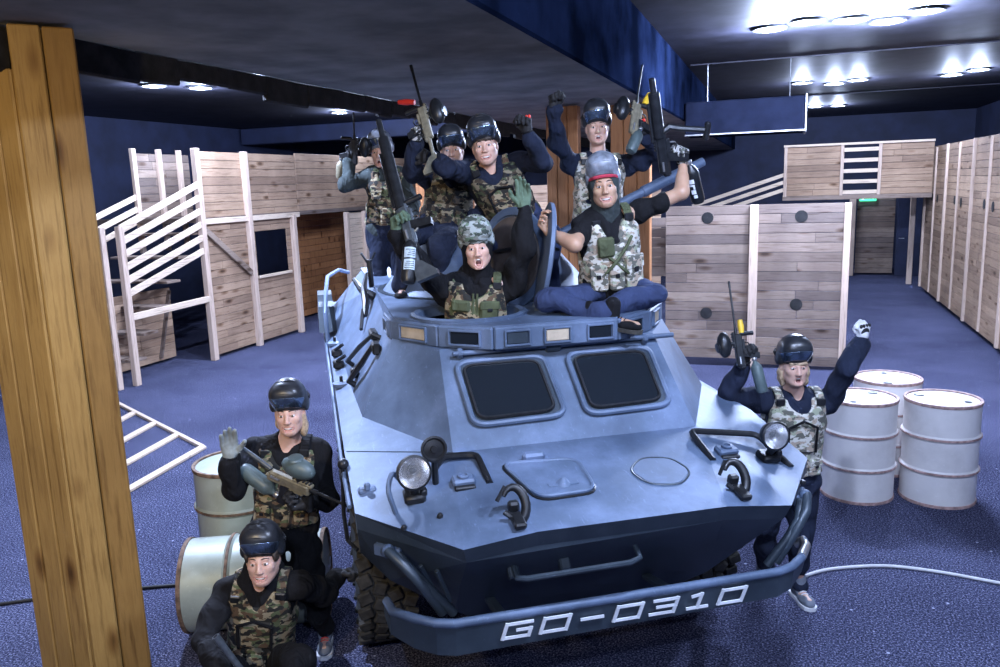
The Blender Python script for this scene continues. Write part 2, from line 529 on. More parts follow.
    def ball(s, c, r, R=None, nu=16, nv=10):
        r = (r, r, r) if np.isscalar(r) else r
        prof = [(math.sin(PI * i / nv), -math.cos(PI * i / nv)) for i in range(nv + 1)]
        vs, fs = [], []
        for (q, z) in prof:
            for k in range(nu):
                vs.append((q * math.cos(2 * PI * k / nu) * r[0], q * math.sin(2 * PI * k / nu) * r[1], z * r[2]))
        P = np.array(vs)
        if R is not None: P = P @ np.asarray(R).T
        P = P + np.asarray(c, float)
        for i in range(nv):
            for k in range(nu):
                fs.append((i * nu + k, i * nu + (k + 1) % nu, (i + 1) * nu + (k + 1) % nu, (i + 1) * nu + k))
        s.add(P, fs, True)
        return s
    def build(s, name, mat=None, parent=None, M4=None, merge=True):
        me = bpy.data.meshes.new(name)
        vs = s.v
        if M4 is not None:
            vs = [tuple(M4 @ Vector(p)) for p in vs]
        me.from_pydata(vs, [], s.f)
        me.polygons.foreach_set('use_smooth', s.sm)
        bm = bmesh.new(); bm.from_mesh(me)
        if merge: bmesh.ops.remove_doubles(bm, verts=bm.verts, dist=1e-5)
        bmesh.ops.recalc_face_normals(bm, faces=bm.faces)
        bm.to_mesh(me); bm.free()
        if any(s.sm): me.set_sharp_from_angle(angle=math.radians(38))
        o = link(name, me, mat, parent)
        return o
def frame_m(o, x, z):
    """4x4 with origin o, x axis, z axis made perpendicular"""
    x = unit(x); y = unit(np.cross(z, x)); z = np.cross(x, y)
    m = Matrix.Identity(4)
    for i in range(3):
        m[i][0], m[i][1], m[i][2], m[i][3] = x[i], y[i], z[i], float(o[i])
    return m
def rot3(axis, ang):
    return np.array(Matrix.Rotation(ang, 3, Vector(axis)))

# ================================================================== the hall
def hall_obj(o, b=0, a=0, z=0, turn=0.0):
    p = hall(b, a, z)
    o.matrix_world = Matrix.Translation(Vector(p)) @ Matrix.Rotation(-TH + turn, 4, 'Z')
    return o
B0, B1, A0, A1 = -14.0, 5.2, -4.0, 27.0
mb = MB(); mb.box(((B0 + B1) / 2, (A0 + A1) / 2, -0.05), (B1 - B0, A1 - A0, 0.1))
fl = struct(hall_obj(mb.build('floor', 'floor')))
mb = MB(); mb.box(((-1.46 + B1) / 2, (A0 + A1) / 2, CEIL_Z + 0.06), (B1 + 1.46, A1 - A0, 0.12))
mb.box(((B0 - 3.8) / 2, (A0 + A1) / 2, CEIL_Z + 0.06), (-3.8 - B0, A1 - A0, 0.12))
for a in (13.2, 19.6):            # board joints
    mb.box((1.8, a, CEIL_Z - 0.008), (6.4, 0.05, 0.016))
struct(hall_obj(mb.build('ceiling', 'ceiling')))
# the long boxed-in beam between the two bays
mb = MB(); mb.box(((-3.8 - 1.46) / 2, (A0 + A1) / 2, (3.65 + CEIL_Z + 0.12) / 2), (3.8 - 1.46, A1 - A0, CEIL_Z + 0.12 - 3.65), None, 0.02)
o = struct(hall_obj(mb.build('trim_1', 'soffit')))
o.data.materials.append(M['beam_side'])
for p in o.data.polygons:          # felt underside, painted board sides
    if abs(p.normal.x) > 0.7: p.material_index = 1
# torn felt lip along the beam's left edge
rnd = random.Random(4)
mb = MB()
a = 2.2
while a < 26:
    L = rnd.uniform(0.25, 0.6)
    d = rnd.uniform(0.13, 0.21)
    mb.box((-3.83 + rnd.uniform(-.015, .015), a + L / 2, 3.66 - d / 2), (0.05, L + 0.02, d), rot3((1, 0, 0), rnd.uniform(-.03, .03)), 0.012)
    a += L
struct(hall_obj(mb.build('trim_2', 'felt_edge')))
def wall(name, b, a, sx, sy):
    mb = MB(); mb.box((b, a, 2.3), (sx, sy, 4.6)); return struct(hall_obj(mb.build(name, 'wall_dark')))
wall('wall_left', B0 - 0.05, (A0 + A1) / 2, 0.1, A1 - A0)
wall('wall_right', B1 + 0.05, (A0 + A1) / 2, 0.1, A1 - A0)
wall('wall_back', (B0 + B1) / 2, A1 + 0.05, B1 - B0, 0.1)
# low dark cross girder at the far end of the left bay
mb = MB(); mb.box((-8.9, 19.0, 4.28), (10.0, 0.5, 0.42), None, 0.02)
struct(hall_obj(mb.build('trim_3', 'wall_dark')))

# ------------------------------------------------------------------ ceiling lamps
def lamp(b, a, label, group=None, power=LAMP_W, z=CEIL_Z):
    t = thing('ceiling_spotlight', label, 'lamp', hall(b, a, z), group=group)
    mb = MB(); mb.lathe([(0.185, 0.0), (0.20, -0.012), (0.20, -0.03), (0.175, -0.03), (0.17, -0.018)], n=28)
    mb.build('housing_ring', 'black_metal', t)
    mb = MB(); mb.lathe([(0.001, -0.022), (0.168, -0.020), (0.172, -0.014), (0.001, -0.012)], n=28)
    mb.build('lens', 'lamp_glow', t)
    ld = bpy.data.lights.new('lamp_light', 'POINT')
    ld.energy = power
    ld.color = LAMP_COL
    ld.shadow_soft_size = 0.06
    lo = bpy.data.objects.new('lamp_light', ld)
    COL.objects.link(lo)
    lo.parent = t
    lo.location = (0, 0, -0.13)
    return t
G1 = ['leftmost lamp of the nearest ceiling row', 'second lamp from the left in the nearest ceiling row', 'middle lamp of the nearest ceiling row',
      'second lamp from the right in the nearest ceiling row', 'rightmost lamp of the nearest ceiling row',
      'left lamp of the three over the aisle middle', 'right front lamp of the three over the aisle middle', 'farther lamp of the three over the aisle middle',
      'left lamp of the pair above the right partition', 'right lamp of the pair above the right partition',
      'left lamp of the farthest pair beyond the hanging duct', 'right lamp of the farthest pair beyond the hanging duct']
for (b, a), l in zip(LAMP_POS, G1):
    lamp(b, a, 'glowing round ceiling spotlight, ' + l, 'ceiling spotlights of the right bay', LAMP_W * (0.5 if a > 12 else 1.35))
for i, (b, a) in enumerate(LAMP_NEAR):
    lamp(b, a, 'round ceiling spotlight above and behind the photographer', 'ceiling spotlights out of view', LAMP_W * (1.5 if i == 0 else 1.1))
G2 = ['leftmost of the near pair', 'right one of the near pair', 'left one by the torn felt edge', 'right one by the torn felt edge',
      'left one of the far pair', 'right one of the far pair']
for i, (b, a) in enumerate(LAMP_LEFT):
    lamp(b, a, 'glowing ceiling spotlight of the left bay, ' + G2[i] if i < 6 else 'added unseen ceiling spotlight lighting the left bay', 'ceiling spotlights of the left bay', LAMP_W * (0.5 if i < 6 else 4.2 if i == 6 else 2.4))

t = thing('added_warm_lamp', 'added unseen warm lamp lighting the pillar from behind the photographer', 'lamp', hall(-1.9, -.6, 3.62))  # unseen lamp added to warm and brighten the near pillar
mb = MB(); mb.lathe([(.03, .03), (.05, .0), (.11, -.10), (.115, -.10), (.055, .005), (.03, .04)], n=24); mb.build('lamp_shade', 'black_metal', t)
mb = MB(); mb.ball((0, 0, -.05), .035); mb.build('bulb', 'lamp_glow', t)
ld = bpy.data.lights.new('lamp_light', 'SPOT'); ld.energy = WARM_W; ld.color = (1.0, .80, .52); ld.spot_size = 1.6; ld.spot_blend = .9; ld.shadow_soft_size = .08
lo = bpy.data.objects.new('lamp_light', ld); COL.objects.link(lo); lo.parent = t; lo.location = (0, 0, -.14)
_d = Vector(V(-2.3, 4.3, 2.5) - hall(-1.9, -.6, 3.5)); lo.rotation_euler = _d.to_track_quat('-Z', 'Y').to_euler()

# ------------------------------------------------------------------ wooden partitions
def boards(mb, x0, x1, z0, z1, y, h=0.14, th=0.022, seed=0, gap=0.006, breaks=True, skip=None):
    """horizontal boards between x0..x1; some boards are two pieces butted end to end"""
    r = random.Random(seed)
    n = max(1, round((z1 - z0) / h)); hh = (z1 - z0) / n
    for i in range(n):
        zc = z0 + (i + .5) * hh
        if skip and skip(i, n): continue
        cut = [x0, x1]
        if breaks and r.random() < 0.4 and x1 - x0 > 1:
            cut = [x0, x0 + (x1 - x0) * r.uniform(.25, .75), x1]
        for k in range(len(cut) - 1):
            mb.box(((cut[k] + cut[k + 1]) / 2, y + r.uniform(-.002, .002), zc), (cut[k + 1] - cut[k] - .003, th, hh - gap), None, 0.004)
def partition(name, label, b, a, turn, w, z0, z1, mat, postmat, seed, cat='partition', posts=(0, 1), h=0.14, group=None, mid=True, holes=()):
    """framed board panel: local x along its width from 0 to w, face towards local -y"""
    t = thing(name, label, cat, group=group)
    hall_obj(t, b, a, 0, turn)
    mb = MB(); boards(mb, 0, w, z0, z1, 0, h, seed=seed)
    mb.build('board_face', mat, t)
    for k in posts:
        mb = MB(); mb.box((k * w, -0.03, (z0 + z1) / 2), (0.09, 0.05, z1 - z0), None, 0.006)
        mb.build('post', postmat, t)
    for zz in (z0 + .05, z1 - .05):
        mb = MB(); mb.box((w / 2, 0.045, zz), (w, 0.06, 0.09), None, 0.006)
        mb.build('back_rail', 'post_x', t)
    for (hx, hz) in holes:          # oval hand holes, dark inside
        mb = MB(); mb.lathe([(0.085, -0.02), (0.085, 0.0), (0.06, 0.004), (0.001, 0.004)], (hx, -0.016, hz), np.array([[1, 0, 0], [0, 0, 1], [0, -.45, 0]]).T @ np.diag([1, 1, 1]), 20)
        mb.build('hand_hole', 'felt_edge', t)
    return t
# centre cover wall: two tall panels facing the camera
partition('wooden_partition', 'tall weathered board partition left of the centre post, behind the seated gunner', -1.62, 12.1, 0, 1.2, 0.12, 2.38, 'weathered', 'post_z', 11, posts=(), holes=((0.6, 2.2), (.6, .8)))
partition('wooden_partition', 'tall weathered board partition right of the centre post, behind the cheering player on the right', -0.32, 12.1, 0, 1.18, 0.05, 2.38, 'weathered', 'post_z', 12, posts=(1,), holes=((0.58, 2.2), (.55, .95)))
partition('wooden_partition', 'short grey board partition peeking out left of the centre cover wall', -2.6, 12.45, 0, 0.95, 1.30, 2.2, 'weathered', 'post_z', 13, posts=())
mb = MB()
mb.box((0, 0, 1.19), (0.12, 0.09, 2.38), None, 0.008)
o = hall_obj(mb.build('wooden_post', 'post_z'), -0.37, 12.05)
tag(o, 'square reddish timber post between the two centre partitions', 'post')
# right aisle partition
for i in range(5):
    a = 21.0 - 2.45 * (i + 1)
    lab = ['far end module of the long right aisle partition, beside the dark doorway', 'second module of the right aisle partition from the doorway', 'third module of the right aisle partition from the doorway',
           'nearest visible module of the right aisle partition, at the frame edge', 'module of the right aisle partition nearest the camera, out past the frame edge'][i]
    t = partition('aisle_partition', 'pale weathered board ' + lab, 3.15, 21.0 - 2.45 * i, -PI / 2, 2.40, 0.10, 3.3, 'pale_boards', 'post_z', 30 + i, posts=(0,), h=0.13, group='right aisle partition modules', holes=((0.9, 2.2), (1.5, 2.18)))
    mb = MB(); mb.box((1.2, -0.028, 1.7), (0.07, 0.035, 3.15), None, 0.006); mb.build('stud', 'post_z', t)
# bridge across the end of the aisle
t = thing('timber_bridge', 'board clad timber bridge over the aisle end with a slatted gap', 'bridge'); hall_obj(t, 0.05, 20.0)
mb = MB(); boards(mb, 0, 1.2, 2.3, 3.4, 0, 0.14, seed=51); mb.build('guard_boards', 'pale_boards', t); mb = MB(); boards(mb, 1.98, 3.05, 2.3, 3.4, 0, 0.14, seed=52); mb.build('guard_boards', 'pale_boards', t)
for k in range(5):
    mb = MB(); mb.box((1.58, 0, 2.36 + k * 0.235), (0.82, 0.03, 0.085), None, 0.004); mb.build('slat', 'post_x', t)
for x in (0.0, 1.2, 1.98):
    mb = MB(); mb.box((x, -0.03, 2.85), (0.07, 0.05, 1.12), None, 0.005); mb.build('upright', 'post_z', t)
mb = MB(); mb.box((1.5, -0.03, 3.43), (3.1, 0.10, 0.05), None, 0.005); mb.build('top_rail', 'post_x', t)
mb = MB(); mb.box((1.5, 0.6, 2.25), (3.1, 1.3, 0.10), None, 0.005); mb.build('deck', 'weathered', t)
for k in range(3):                 # stair rails running down to the left
    mb = MB(); mb.beam((-2.1, 0, 2.12 - k * .17), (0.0, 0, 2.80 - k * .17), 0.04, 0.085, bev=.004); mb.build('stair_rail', 'post_x', t)
# behind the bridge: doorway, door leaf, sign
mb = MB(); mb.box((0, 0, 1.15), (0.16, 0.12, 2.3), None, .01)
tag(hall_obj(mb.build('door_post', 'post_z'), 1.82, 24.0), 'pale timber post left of the far board wall under the bridge', 'post')
partition('wooden_partition', 'far board wall under the green exit sign', 1.95, 24.2, 0, 0.95, 0.05, 2.3, 'weathered', 'post_z', 61, posts=())
mb = MB(); mb.box((0.34, 0, 1.08), (0.66, 0.05, 2.16), None, .01); mb.box((0.34, -.03, 1.5), (.5, .012, .9), None, .004); mb.box((0.34, -.03, .6), (.5, .012, .6), None, .004)
d = hall_obj(mb.build('door_1', 'wall_dark'), 2.92, 24.0); struct(d)
mb = MB(); mb.tube([(0.08, -.03, 1.02), (0.08, -.08, 1.02), (0.2, -.08, 1.02)], .012); mb.build('door_handle', 'steel', d)
t = thing('exit_sign', 'small glowing green exit sign above the far board wall', 'sign'); hall_obj(t, 2.2, 24.12)
mb = MB(); mb.box((0, 0, 2.12), (0.42, 0.05, 0.2), None, .01); mb.build('sign_box', 'exit_green', t)
mb = MB(); mb.box((-.13, -.029, 2.12), (.06, .004, .10)); mb.beam((-.03, -.029, 2.12), (.12, -.029, 2.12), .004, .03); mb.hull([(.12, -.031, 2.17), (.12, -.031, 2.07), (.17, -.031, 2.12), (.12, -.027, 2.17), (.12, -.027, 2.07), (.17, -.027, 2.12)]); mb.build('pictogram', 'exit_white', t)
mb = MB(); mb.box((0, 0, 1.15), (.12, .1, 2.3), None, .01)
tag(hall_obj(mb.build('door_post', 'post_z'), 3.05, 22.2), 'pale post at the far end of the right aisle partition', 'post')

# hanging duct box at the beam
t = thing('hanging_duct', 'dark rectangular duct box hanging beside the beam under the ceiling', 'duct'); hall_obj(t, -1.44, 13.2)
mb = MB(); mb.box((0.86, 0, 3.66), (1.72, 0.75, 0.50), None, .02); mb.build('duct_body', 'duct', t)
mb = MB(); mb.box((1.73, 0, 3.66), (.025, .78, .54), None, .006); mb.build('end_flange', 'steel', t)
for x in (0.3, 1.5):
    mb = MB(); mb.tube([(x, 0, 3.9), (x, 0, CEIL_Z)], .008, 6); mb.build('hanger_rod', 'steel', t)
mb = MB(); mb.box((0.86, -.38, 3.42), (1.72, .02, .02)); mb.build('edge_strip', 'steel', t)

# ------------------------------------------------------------------ left fort
FB = -9.05
FM = lambda o: hall_obj(o, FB, 10.95, 0, PI / 2)     # local x runs along the hall, -y faces the vehicle aisle
t = FM(thing('wooden_fort', 'two storey wooden fort with slatted stair at the left', 'fort'))
mb = MB(); boards(mb, 0, 1.24, 0.06, 2.30, 0.03, 0.13, seed=71); mb.build('lower_boards', 'pale_boards', t)
mb = MB(); boards(mb, 1.28, 2.62, 0.06, 1.26, 0.03, 0.13, seed=72); boards(mb, 1.28, 2.62, 2.08, 2.30, 0.03, 0.11, seed=73); boards(mb, 1.28, 1.45, 1.26, 2.08, 0.03, 0.13, seed=74); boards(mb, 2.44, 2.62, 1.26, 2.08, 0.03, 0.13, seed=75)
mb.build('window_boards', 'pale_boards', t)
mb = MB(); mb.box((1.95, -.005, 1.25), (1.05, .05, .05), None, .004); mb.build('window_sill', 'post_x', t)
mb = MB(); boards(mb, 0.04, 2.9, 2.36, 3.48, 0.03, 0.14, seed=76); mb.build('guard_boards', 'pale_boards', t)
mb = MB(); boards(mb, 2.92, 9.6, 2.36, 3.52, 0.03, 0.14, seed=77); mb.build('guard_boards', 'pale_boards', t)
for x, z1 in ((0, 3.52), (1.26, 3.5), (2.64, 2.34), (5.5, 2.3), (4.7, 2.3)):
    mb = MB(); mb.box((x, -.02, z1 / 2), (0.11, 0.10, z1), None, .008); mb.build('post', 'post_z', t)
mb = MB(); mb.box((1.4, -.02, 2.33), (2.9, .06, .09), None, .006); mb.build('deck_rail', 'post_x', t)
mb = MB(); mb.beam((0.05, -.03, 2.2), (1.2, -.03, 1.35), .05, .10, (0, 0, 1), .006); mb.build('brace', 'weathered', t)
mb = MB(); mb.beam((1.9, 1.3, 2.2), (2.6, 1.3, 1.5), .05, .10, (0, 0, 1), .006); mb.build('brace', 'post_x', t)
mb = MB(); mb.box((4.7, 1.2, 2.36), (9.6, 2.4, .08)); mb.build('deck', 'weathered', t)
mb = MB(); boards(mb, 4.75, 5.45, 0.05, 2.28, 0.03, 0.14, seed=78); mb.build('white_panel', 'post_x', t)
mb = MB(); boards(mb, 3.95, 6.2, .05, 2.28, .9, .14, seed=79); mb.build('inner_boards', 'brown_boards', t)
# upper back wall of the fort's landing
mb = MB(); boards(mb, 0.0, 1.4, 2.4, 3.5, 1.3, .14, seed=80); mb.build('landing_back_boards', 'weathered', t)
for x in (.0, .6, 1.1):
    mb = MB(); mb.box((x, 1.25, 2.7), (.09, .07, 1.75), None, .006); mb.build('landing_stud', 'post_z', t)
# stair rails: front row and the row on the far side
for k in range(6):
    z0, z1 = 2.33 - k * .192, 2.95 - k * .215
    mb = MB(); mb.beam((-1.78, -.04, z0), (0, -.04, z1), .035, .10, bev=.005); mb.build('stair_rail', 'post_x', t)
for k in range(3):
    mb = MB(); mb.beam((-1.6, 1.25, 2.25 - k * .2), (0, 1.25, 2.78 - k * .2), .035, .09, bev=.005); mb.build('stair_rail', 'post_x', t)
mb = MB(); mb.box((-1.78, -.03, 1.18), (.10, .09, 2.36), None, .008); mb.build('post', 'post_z', t)
mb = MB(); mb.beam((-1.75, -.045, 1.03), (0, -.045, 1.06), .05, .10, bev=.006); mb.build('cross_rail', 'post_x', t)
for k in range(6):
    mb = MB(); mb.box((-1.6 + k * .3, .75, .35 + k * .36), (.30, 1.4, .04), None, .005); mb.build('stair_tread', 'weathered', t)
mb = MB(); boards(mb, -1.35, -.05, .05, 1.25, .75, .14, seed=83); mb.build('under_stair_boards', 'pale_boards', t)
mb = MB(); mb.beam((-.45, .72, .1), (-.10, .72, 1.2), .03, .09, (0, 1, 0)); mb.build('brace', 'weathered', t)
# side gate at the stair foot (partly behind the pillar)
t = hall_obj(thing('slatted_gate', 'tall board gate with low slats at the stair foot, beside the pillar', 'gate'), -9.3, 8.05, 0, PI * .42)
mb = MB(); boards(mb, 0, .85, 1.55, 2.36, 0.02, .14, seed=85); mb.build('board_face', 'weathered', t)
for k in range(5):
    mb = MB(); mb.box((.42, 0, .25 + k * .25), (.85, .03, .12), None, .004); mb.build('slat', 'post_x', t)
for x in (0, .87):
    mb = MB(); mb.box((x, -.01, 1.18), (.08, .08, 2.36), None, .006); mb.build('post', 'post_z', t)
# timber frame lying on the floor
t = thing('floor_ladder_frame', 'flat pale timber frame with rungs lying on the floor by the pillar', 'frame')
g = lambda x, y: ground(x, y, 0.02)
p0, p1 = g(96, 392), g(203, 447); q0, q1 = g(20, 430), g(126, 491)
mb = MB(); mb.beam(p0, p1, .05, .035, bev=.004); mb.build('side_rail', 'post_x', t)
mb = MB(); mb.beam(q0, q1, .05, .035, bev=.004); mb.build('side_rail', 'post_x', t)
for k in range(6):
    f = 1 - k * .19
    mb = MB(); mb.beam(p0 + (p1 - p0) * f, q0 + (q1 - q0) * f, .09, .03, bev=.004); mb.build('rung', 'post_x', t)

# brown boards behind the crew, under the beam; warm light put into their orange
for px_, w, lab in ((549, .38, 'board pillar coloured warm lit orange behind the standing player in the middle'), (612, .46, 'dark board pillar coloured warm lit orange behind the raised marker')):
    t = thing('board_pillar', lab, 'pillar'); 
    p = at(px_, 200, 9.6); hall_obj(t); t.location = Vector((p[0], p[1], 0))
    for k in range(3):
        mb = MB(); mb.box((w * (k + .5) / 3, 0, 1.82), (w / 3 - .006, .16, 3.62), None, .008); mb.build('plank', 'brown_boards', t)
partition('wooden_partition', 'pale horizontal board wall behind the crew under the beam', -6.2, 13.6, 0, 4.3, .05, 2.75, 'pale_boards', 'post_z', 91, posts=())
t = thing('board_pillar', 'board pillar coloured warm lit brown behind the two players left on the turret', 'pillar'); p = at(418, 200, 9.9); hall_obj(t); t.location = Vector((p[0], p[1], 0))
for k in range(3):
    mb = MB(); mb.box((.24 * (k + .5), 0, 1.42), (.234, .12, 2.84), None, .008); mb.build('plank', 'brown_boards', t)

# ------------------------------------------------------------------ the near timber pillar
t = thing('timber_pillar', 'massive ochre board clad timber pillar at the left front', 'pillar', (-2.41, 4.20, 0))
def pillar_board(d, s0, s1, z1):
    d = unit(V(d[0], d[1], 0)); n = np.cross(d, (0, 0, 1.0)); n = n if n[1] < 0 else -n
    c = d * (s0 + s1) / 2 - n * .025
    mb = MB(); mb.box((c[0], c[1], z1 / 2), (s1 - s0 - .006, .05, z1), np.array([d, n, (0, 0, 1)]).T, .008)
    return mb.build('plank', 'pillar', t)
for i, z1 in enumerate((3.635, 3.63)): pillar_board((.88, .475), .004 + .152 * i, .004 + .152 * (i + 1), z1)
for i, z1 in enumerate((3.42, 3.40, 3.40)): pillar_board((-.96, .28), .004 + .125 * i, .004 + .125 * (i + 1), z1)
mb = MB(); mb.prism([(0, .06, 0), (.235, .19, 0), (.0, .44, 0), (-.25, .46, 0), (-.345, .165, 0)], (0, 0, 3.62)); mb.build('core', 'pillar', t)
mb = MB(); mb.box((-.20, .05, 3.525), (.36, .12, .22), rot3((0, 0, 1), -.28) @ rot3((0, 1, 0), .06), .02); mb.build('felt_cap', 'felt_edge', t, merge=False)

# ------------------------------------------------------------------ drums
def drum(loc, label, mat, rim, R=None, group=None, lid='drum_white'):
    t = thing('oil_drum', label, 'barrel', loc, group=group)
    if R is not None: t.rotation_euler = R
    r, h = .292, .88
    pr = [(r - .012, .012), (r, .02)]
    for zc in (h / 3, 2 * h / 3):
        pr += [(r, zc - .025), (r + .012, zc - .010)]
        pr += [(r + .012, zc + .010), (r, zc + .025)]
    pr += [(r, h - .02), (r - .012, h - .012)]
    mb = MB(); mb.lathe([(.001, .015)] + pr + [(.001, h - .012)], n=48); mb.build('drum_body', mat, t)
    for zc in (.012, h - .012):
        mb = MB(); mb.lathe([(r - .014, zc - .010), (r + .006, zc - .013), (r + .009, zc), (r + .006, zc + .013), (r - .014, zc + .012), (r - .018, zc)], n=48); mb.build('rim', rim, t)
    for zc in (h / 3, 2 * h / 3):
        mb = MB(); mb.lathe([(r + .002, zc - .017), (r + .0165, zc - .007), (r + .0165, zc + .007), (r + .002, zc + .017)], n=48); mb.build('hoop', rim, t)
    for (x, y, q) in ((.19, .05, .035), (-.17, -.08, .022)):
        mb = MB(); mb.lathe([(q + .008, h - .012), (q, h - .002), (q * .6, h - .002), (q * .55, h - .006), (.001, h - .006)], (x, y, 0), n=16); mb.build('bung', 'steel', t)
    return t
drum((3.09, 6.66, 0), 'white steel drum beside the cheering player, front left of the group', 'drum_white', 'drum_rim', (0, 0, .4))
drum((3.72, 6.52, 0), 'white steel drum at the front right of the group', 'drum_white', 'drum_rim', (0, 0, 2.0))
drum((3.62, 7.28, 0), 'white steel drum half hidden at the back of the group', 'drum_white', 'drum_rim', (0, 0, 4.0))
p = ground(228, 545)
drum((-1.93, 5.50, 0), 'greenish steel drum standing upright behind the left player', 'drum_green', 'drum_rust', (0, 0, 1.0))
drum((-2.06, 4.80, .292), 'greenish steel drum lying on its side behind the crouching player', 'drum_green', 'drum_rust', (PI / 2, .3, math.radians(96)))

# cables on the floor
def cable(name, label, pts, r, mat):
    P = []
    q = [np.array(ground(x, y, r)) for x, y in pts]
    n = 8
    for i in range(len(q) - 1):
        a_, b_, c_, d_ = q[max(0, i - 1)], q[i], q[i + 1], q[min(len(q) - 1, i + 2)]
        for k in range(n):
            s = k / n
            P.append(.5 * ((2 * b_) + (c_ - a_) * s + (2 * a_ - 5 * b_ + 4 * c_ - d_) * s * s + (-a_ + 3 * b_ - 3 * c_ + d_) * s ** 3))
    P.append(q[-1])
    mb = MB(); mb.tube(P, r, 8)
    tag(mb.build(name, mat), label, 'cable')
cable('floor_cable', 'white cable curving across the floor right of the vehicle', [(795, 580), (820, 571), (850, 567), (890, 566), (940, 572), (1000, 583), (1060, 594)], .011, 'cable_white')
cable('floor_cable', 'black cable running across the floor behind the pillar', [(-60, 612), (0, 604), (60, 596), (130, 589), (176, 585)], .012, 'cable_black')

# ================================================================== the armoured car (local x = forward, y = its left, z up)
CAR_YAW = math.radians(13.074)
CAR_O = np.array([0.569, 3.305, 0.0])
CAR_F = np.array([math.sin(CAR_YAW), -math.cos(CAR_YAW), 0])
_vr = 0.0
CAR_W = np.array([math.cos(CAR_YAW) * math.cos(_vr), math.sin(CAR_YAW) * math.cos(_vr), math.sin(_vr)])
CAR_U = np.cross(CAR_F, CAR_W)
def on_car(x, w, z):
    return CAR_O + CAR_F * x + CAR_W * w + CAR_U * z
_cm = Matrix.Identity(4)
for i in range(3):
    _cm[i][0], _cm[i][1], _cm[i][2], _cm[i][3] = CAR_F[i], CAR_W[i], CAR_U[i], CAR_O[i]
car = thing('armored_car', 'blue grey four wheeled armoured scout car in the middle of the hall', 'vehicle', mat=_cm)

def sym(p): return (p[0], -p[1], p[2])
# key points of one side (w > 0)
KC = (0, .446, 1.303); NC = (0, .771, 1.266); CC = (-.50, 1.19, 1.28); C3 = (-1.1, 1.205, 1.385)
C4 = (-2.2, 1.21, 1.435); C5 = (-5.55, 1.22, 1.60); N0 = KC
BS = (-.765, .674, 1.433); K0 = (-1.48, 1.08, 1.462); K1 = (-2.2, 1.11, 1.485); K2 = (-4.9, 1.17, 1.60)
T0 = (-1.264, .643, 1.87); T1 = (-1.62, .865, 1.885); T2 = (-3.4, .83, 1.985); T3 = (-4.9, .83, 1.985)
def quadpatch(mb, *ps, both=True):
    mb.add(ps, [tuple(range(len(ps)))])
    if both: mb.add([sym(p) for p in ps], [tuple(range(len(ps)))[::-1]])
BSm = sym(BS)
mb2 = MB()
mb2.add([KC, sym(KC), BSm, BS], [(0, 1, 2, 3)])
for tri in ((KC, BS, NC), (NC, BS, CC), (CC, BS, C3), (C3, BS, K0), (C3, K0, K1), (C3, K1, C4), (C4, K1, K2), (C4, K2, C5)):
    quadpatch(mb2, *tri)
# thin edge down from the deck
def drop(p, d, inn=0.0): return (p[0] - inn, p[1] - (inn if p[1] > 0 else -inn), p[2] - d)
NK = (-.035, .44, 1.222); NL = (-.035, .755, 1.19); CL = (-.50, 1.185, 1.20)
LW = [CL, (-1.1, 1.20, 1.30), (-2.2, 1.205, 1.355), (-5.55, 1.215, 1.52)]
ED = [CC, C3, C4, C5]
for i in range(3):
    quadpatch(mb2, ED[i], ED[i + 1], LW[i + 1], LW[i])
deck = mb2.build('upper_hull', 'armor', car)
# --- lower bow and hull sides
mb = MB()
P0 = (-.70, .715, .60); S0 = (-.62, 1.04, .86); S1 = (-.72, 1.17, .98)
mb.add([KC, NK, sym(NK), sym(KC)], [(0, 1, 2, 3)])
quadpatch(mb, KC, NC, NL, NK); quadpatch(mb, NC, CC, CL, NL)
mb.add([NL, NK, sym(NK), sym(NL), sym(P0), P0], [(0, 1, 2, 3, 4, 5)])
quadpatch(mb, NL, P0, S0); quadpatch(mb, NL, S0, CL); quadpatch(mb, CL, S0, S1)
SB = [S1, (-1.0, 1.18, 1.10), (-1.5, 1.19, 1.20), (-1.95, 1.19, 1.22), (-2.35, 1.19, 1.12), (-2.6, 1.19, .85), (-3.9, 1.19, .85), (-4.15, 1.19, 1.15), (-5.0, 1.19, 1.25), (-5.55, 1.19, 1.0)]
ST = [CL, (-1.1, 1.20, 1.30), (-1.5, 1.201, 1.32), (-1.95, 1.203, 1.343), (-2.35, 1.205, 1.362), (-2.6, 1.205, 1.375), (-3.9, 1.21, 1.44), (-4.15, 1.21, 1.45), (-5.0, 1.213, 1.495), LW[3]]
for i in range(len(SB) - 1):
    quadpatch(mb, ST[i], ST[i + 1], SB[i + 1], SB[i])
# belly tub between the wheels
quadpatch(mb, P0, (-.85, .60, .46), (-5.4, .60, .46), (-5.5, .70, .80), (-5.5, .70, 1.25), (-1.0, .70, 1.15))
quadpatch(mb, P0, S0, S1, (-1.0, 1.18, 1.10), (-1.0, .70, 1.15))
quadpatch(mb, (-1.0, .70, 1.15), (-1.0, 1.18, 1.10), (-1.5, 1.19, 1.20), (-5.5, 1.19, 1.25), (-5.5, .70, 1.25))
mb.add([P0, sym(P0), (-.85, -.60, .46), (-.85, .60, .46)], [(0, 1, 2, 3)])
mb.add([(-.85, .6, .46), (-.85, -.6, .46), (-5.4, -.6, .46), (-5.4, .6, .46)], [(0, 1, 2, 3)])
mb.add([(-5.4, .6, .46), (-5.4, -.6, .46), (-5.5, -.7, .8), (-5.55, -1.19, 1.0), (-5.55, -1.215, 1.52), (-5.55, 1.215, 1.52), (-5.55, 1.19, 1.0), (-5.5, .7, .8)], [(0, 1, 2, 3, 4, 5, 6, 7)])
mb.build('lower_hull', 'armor_dark', car)
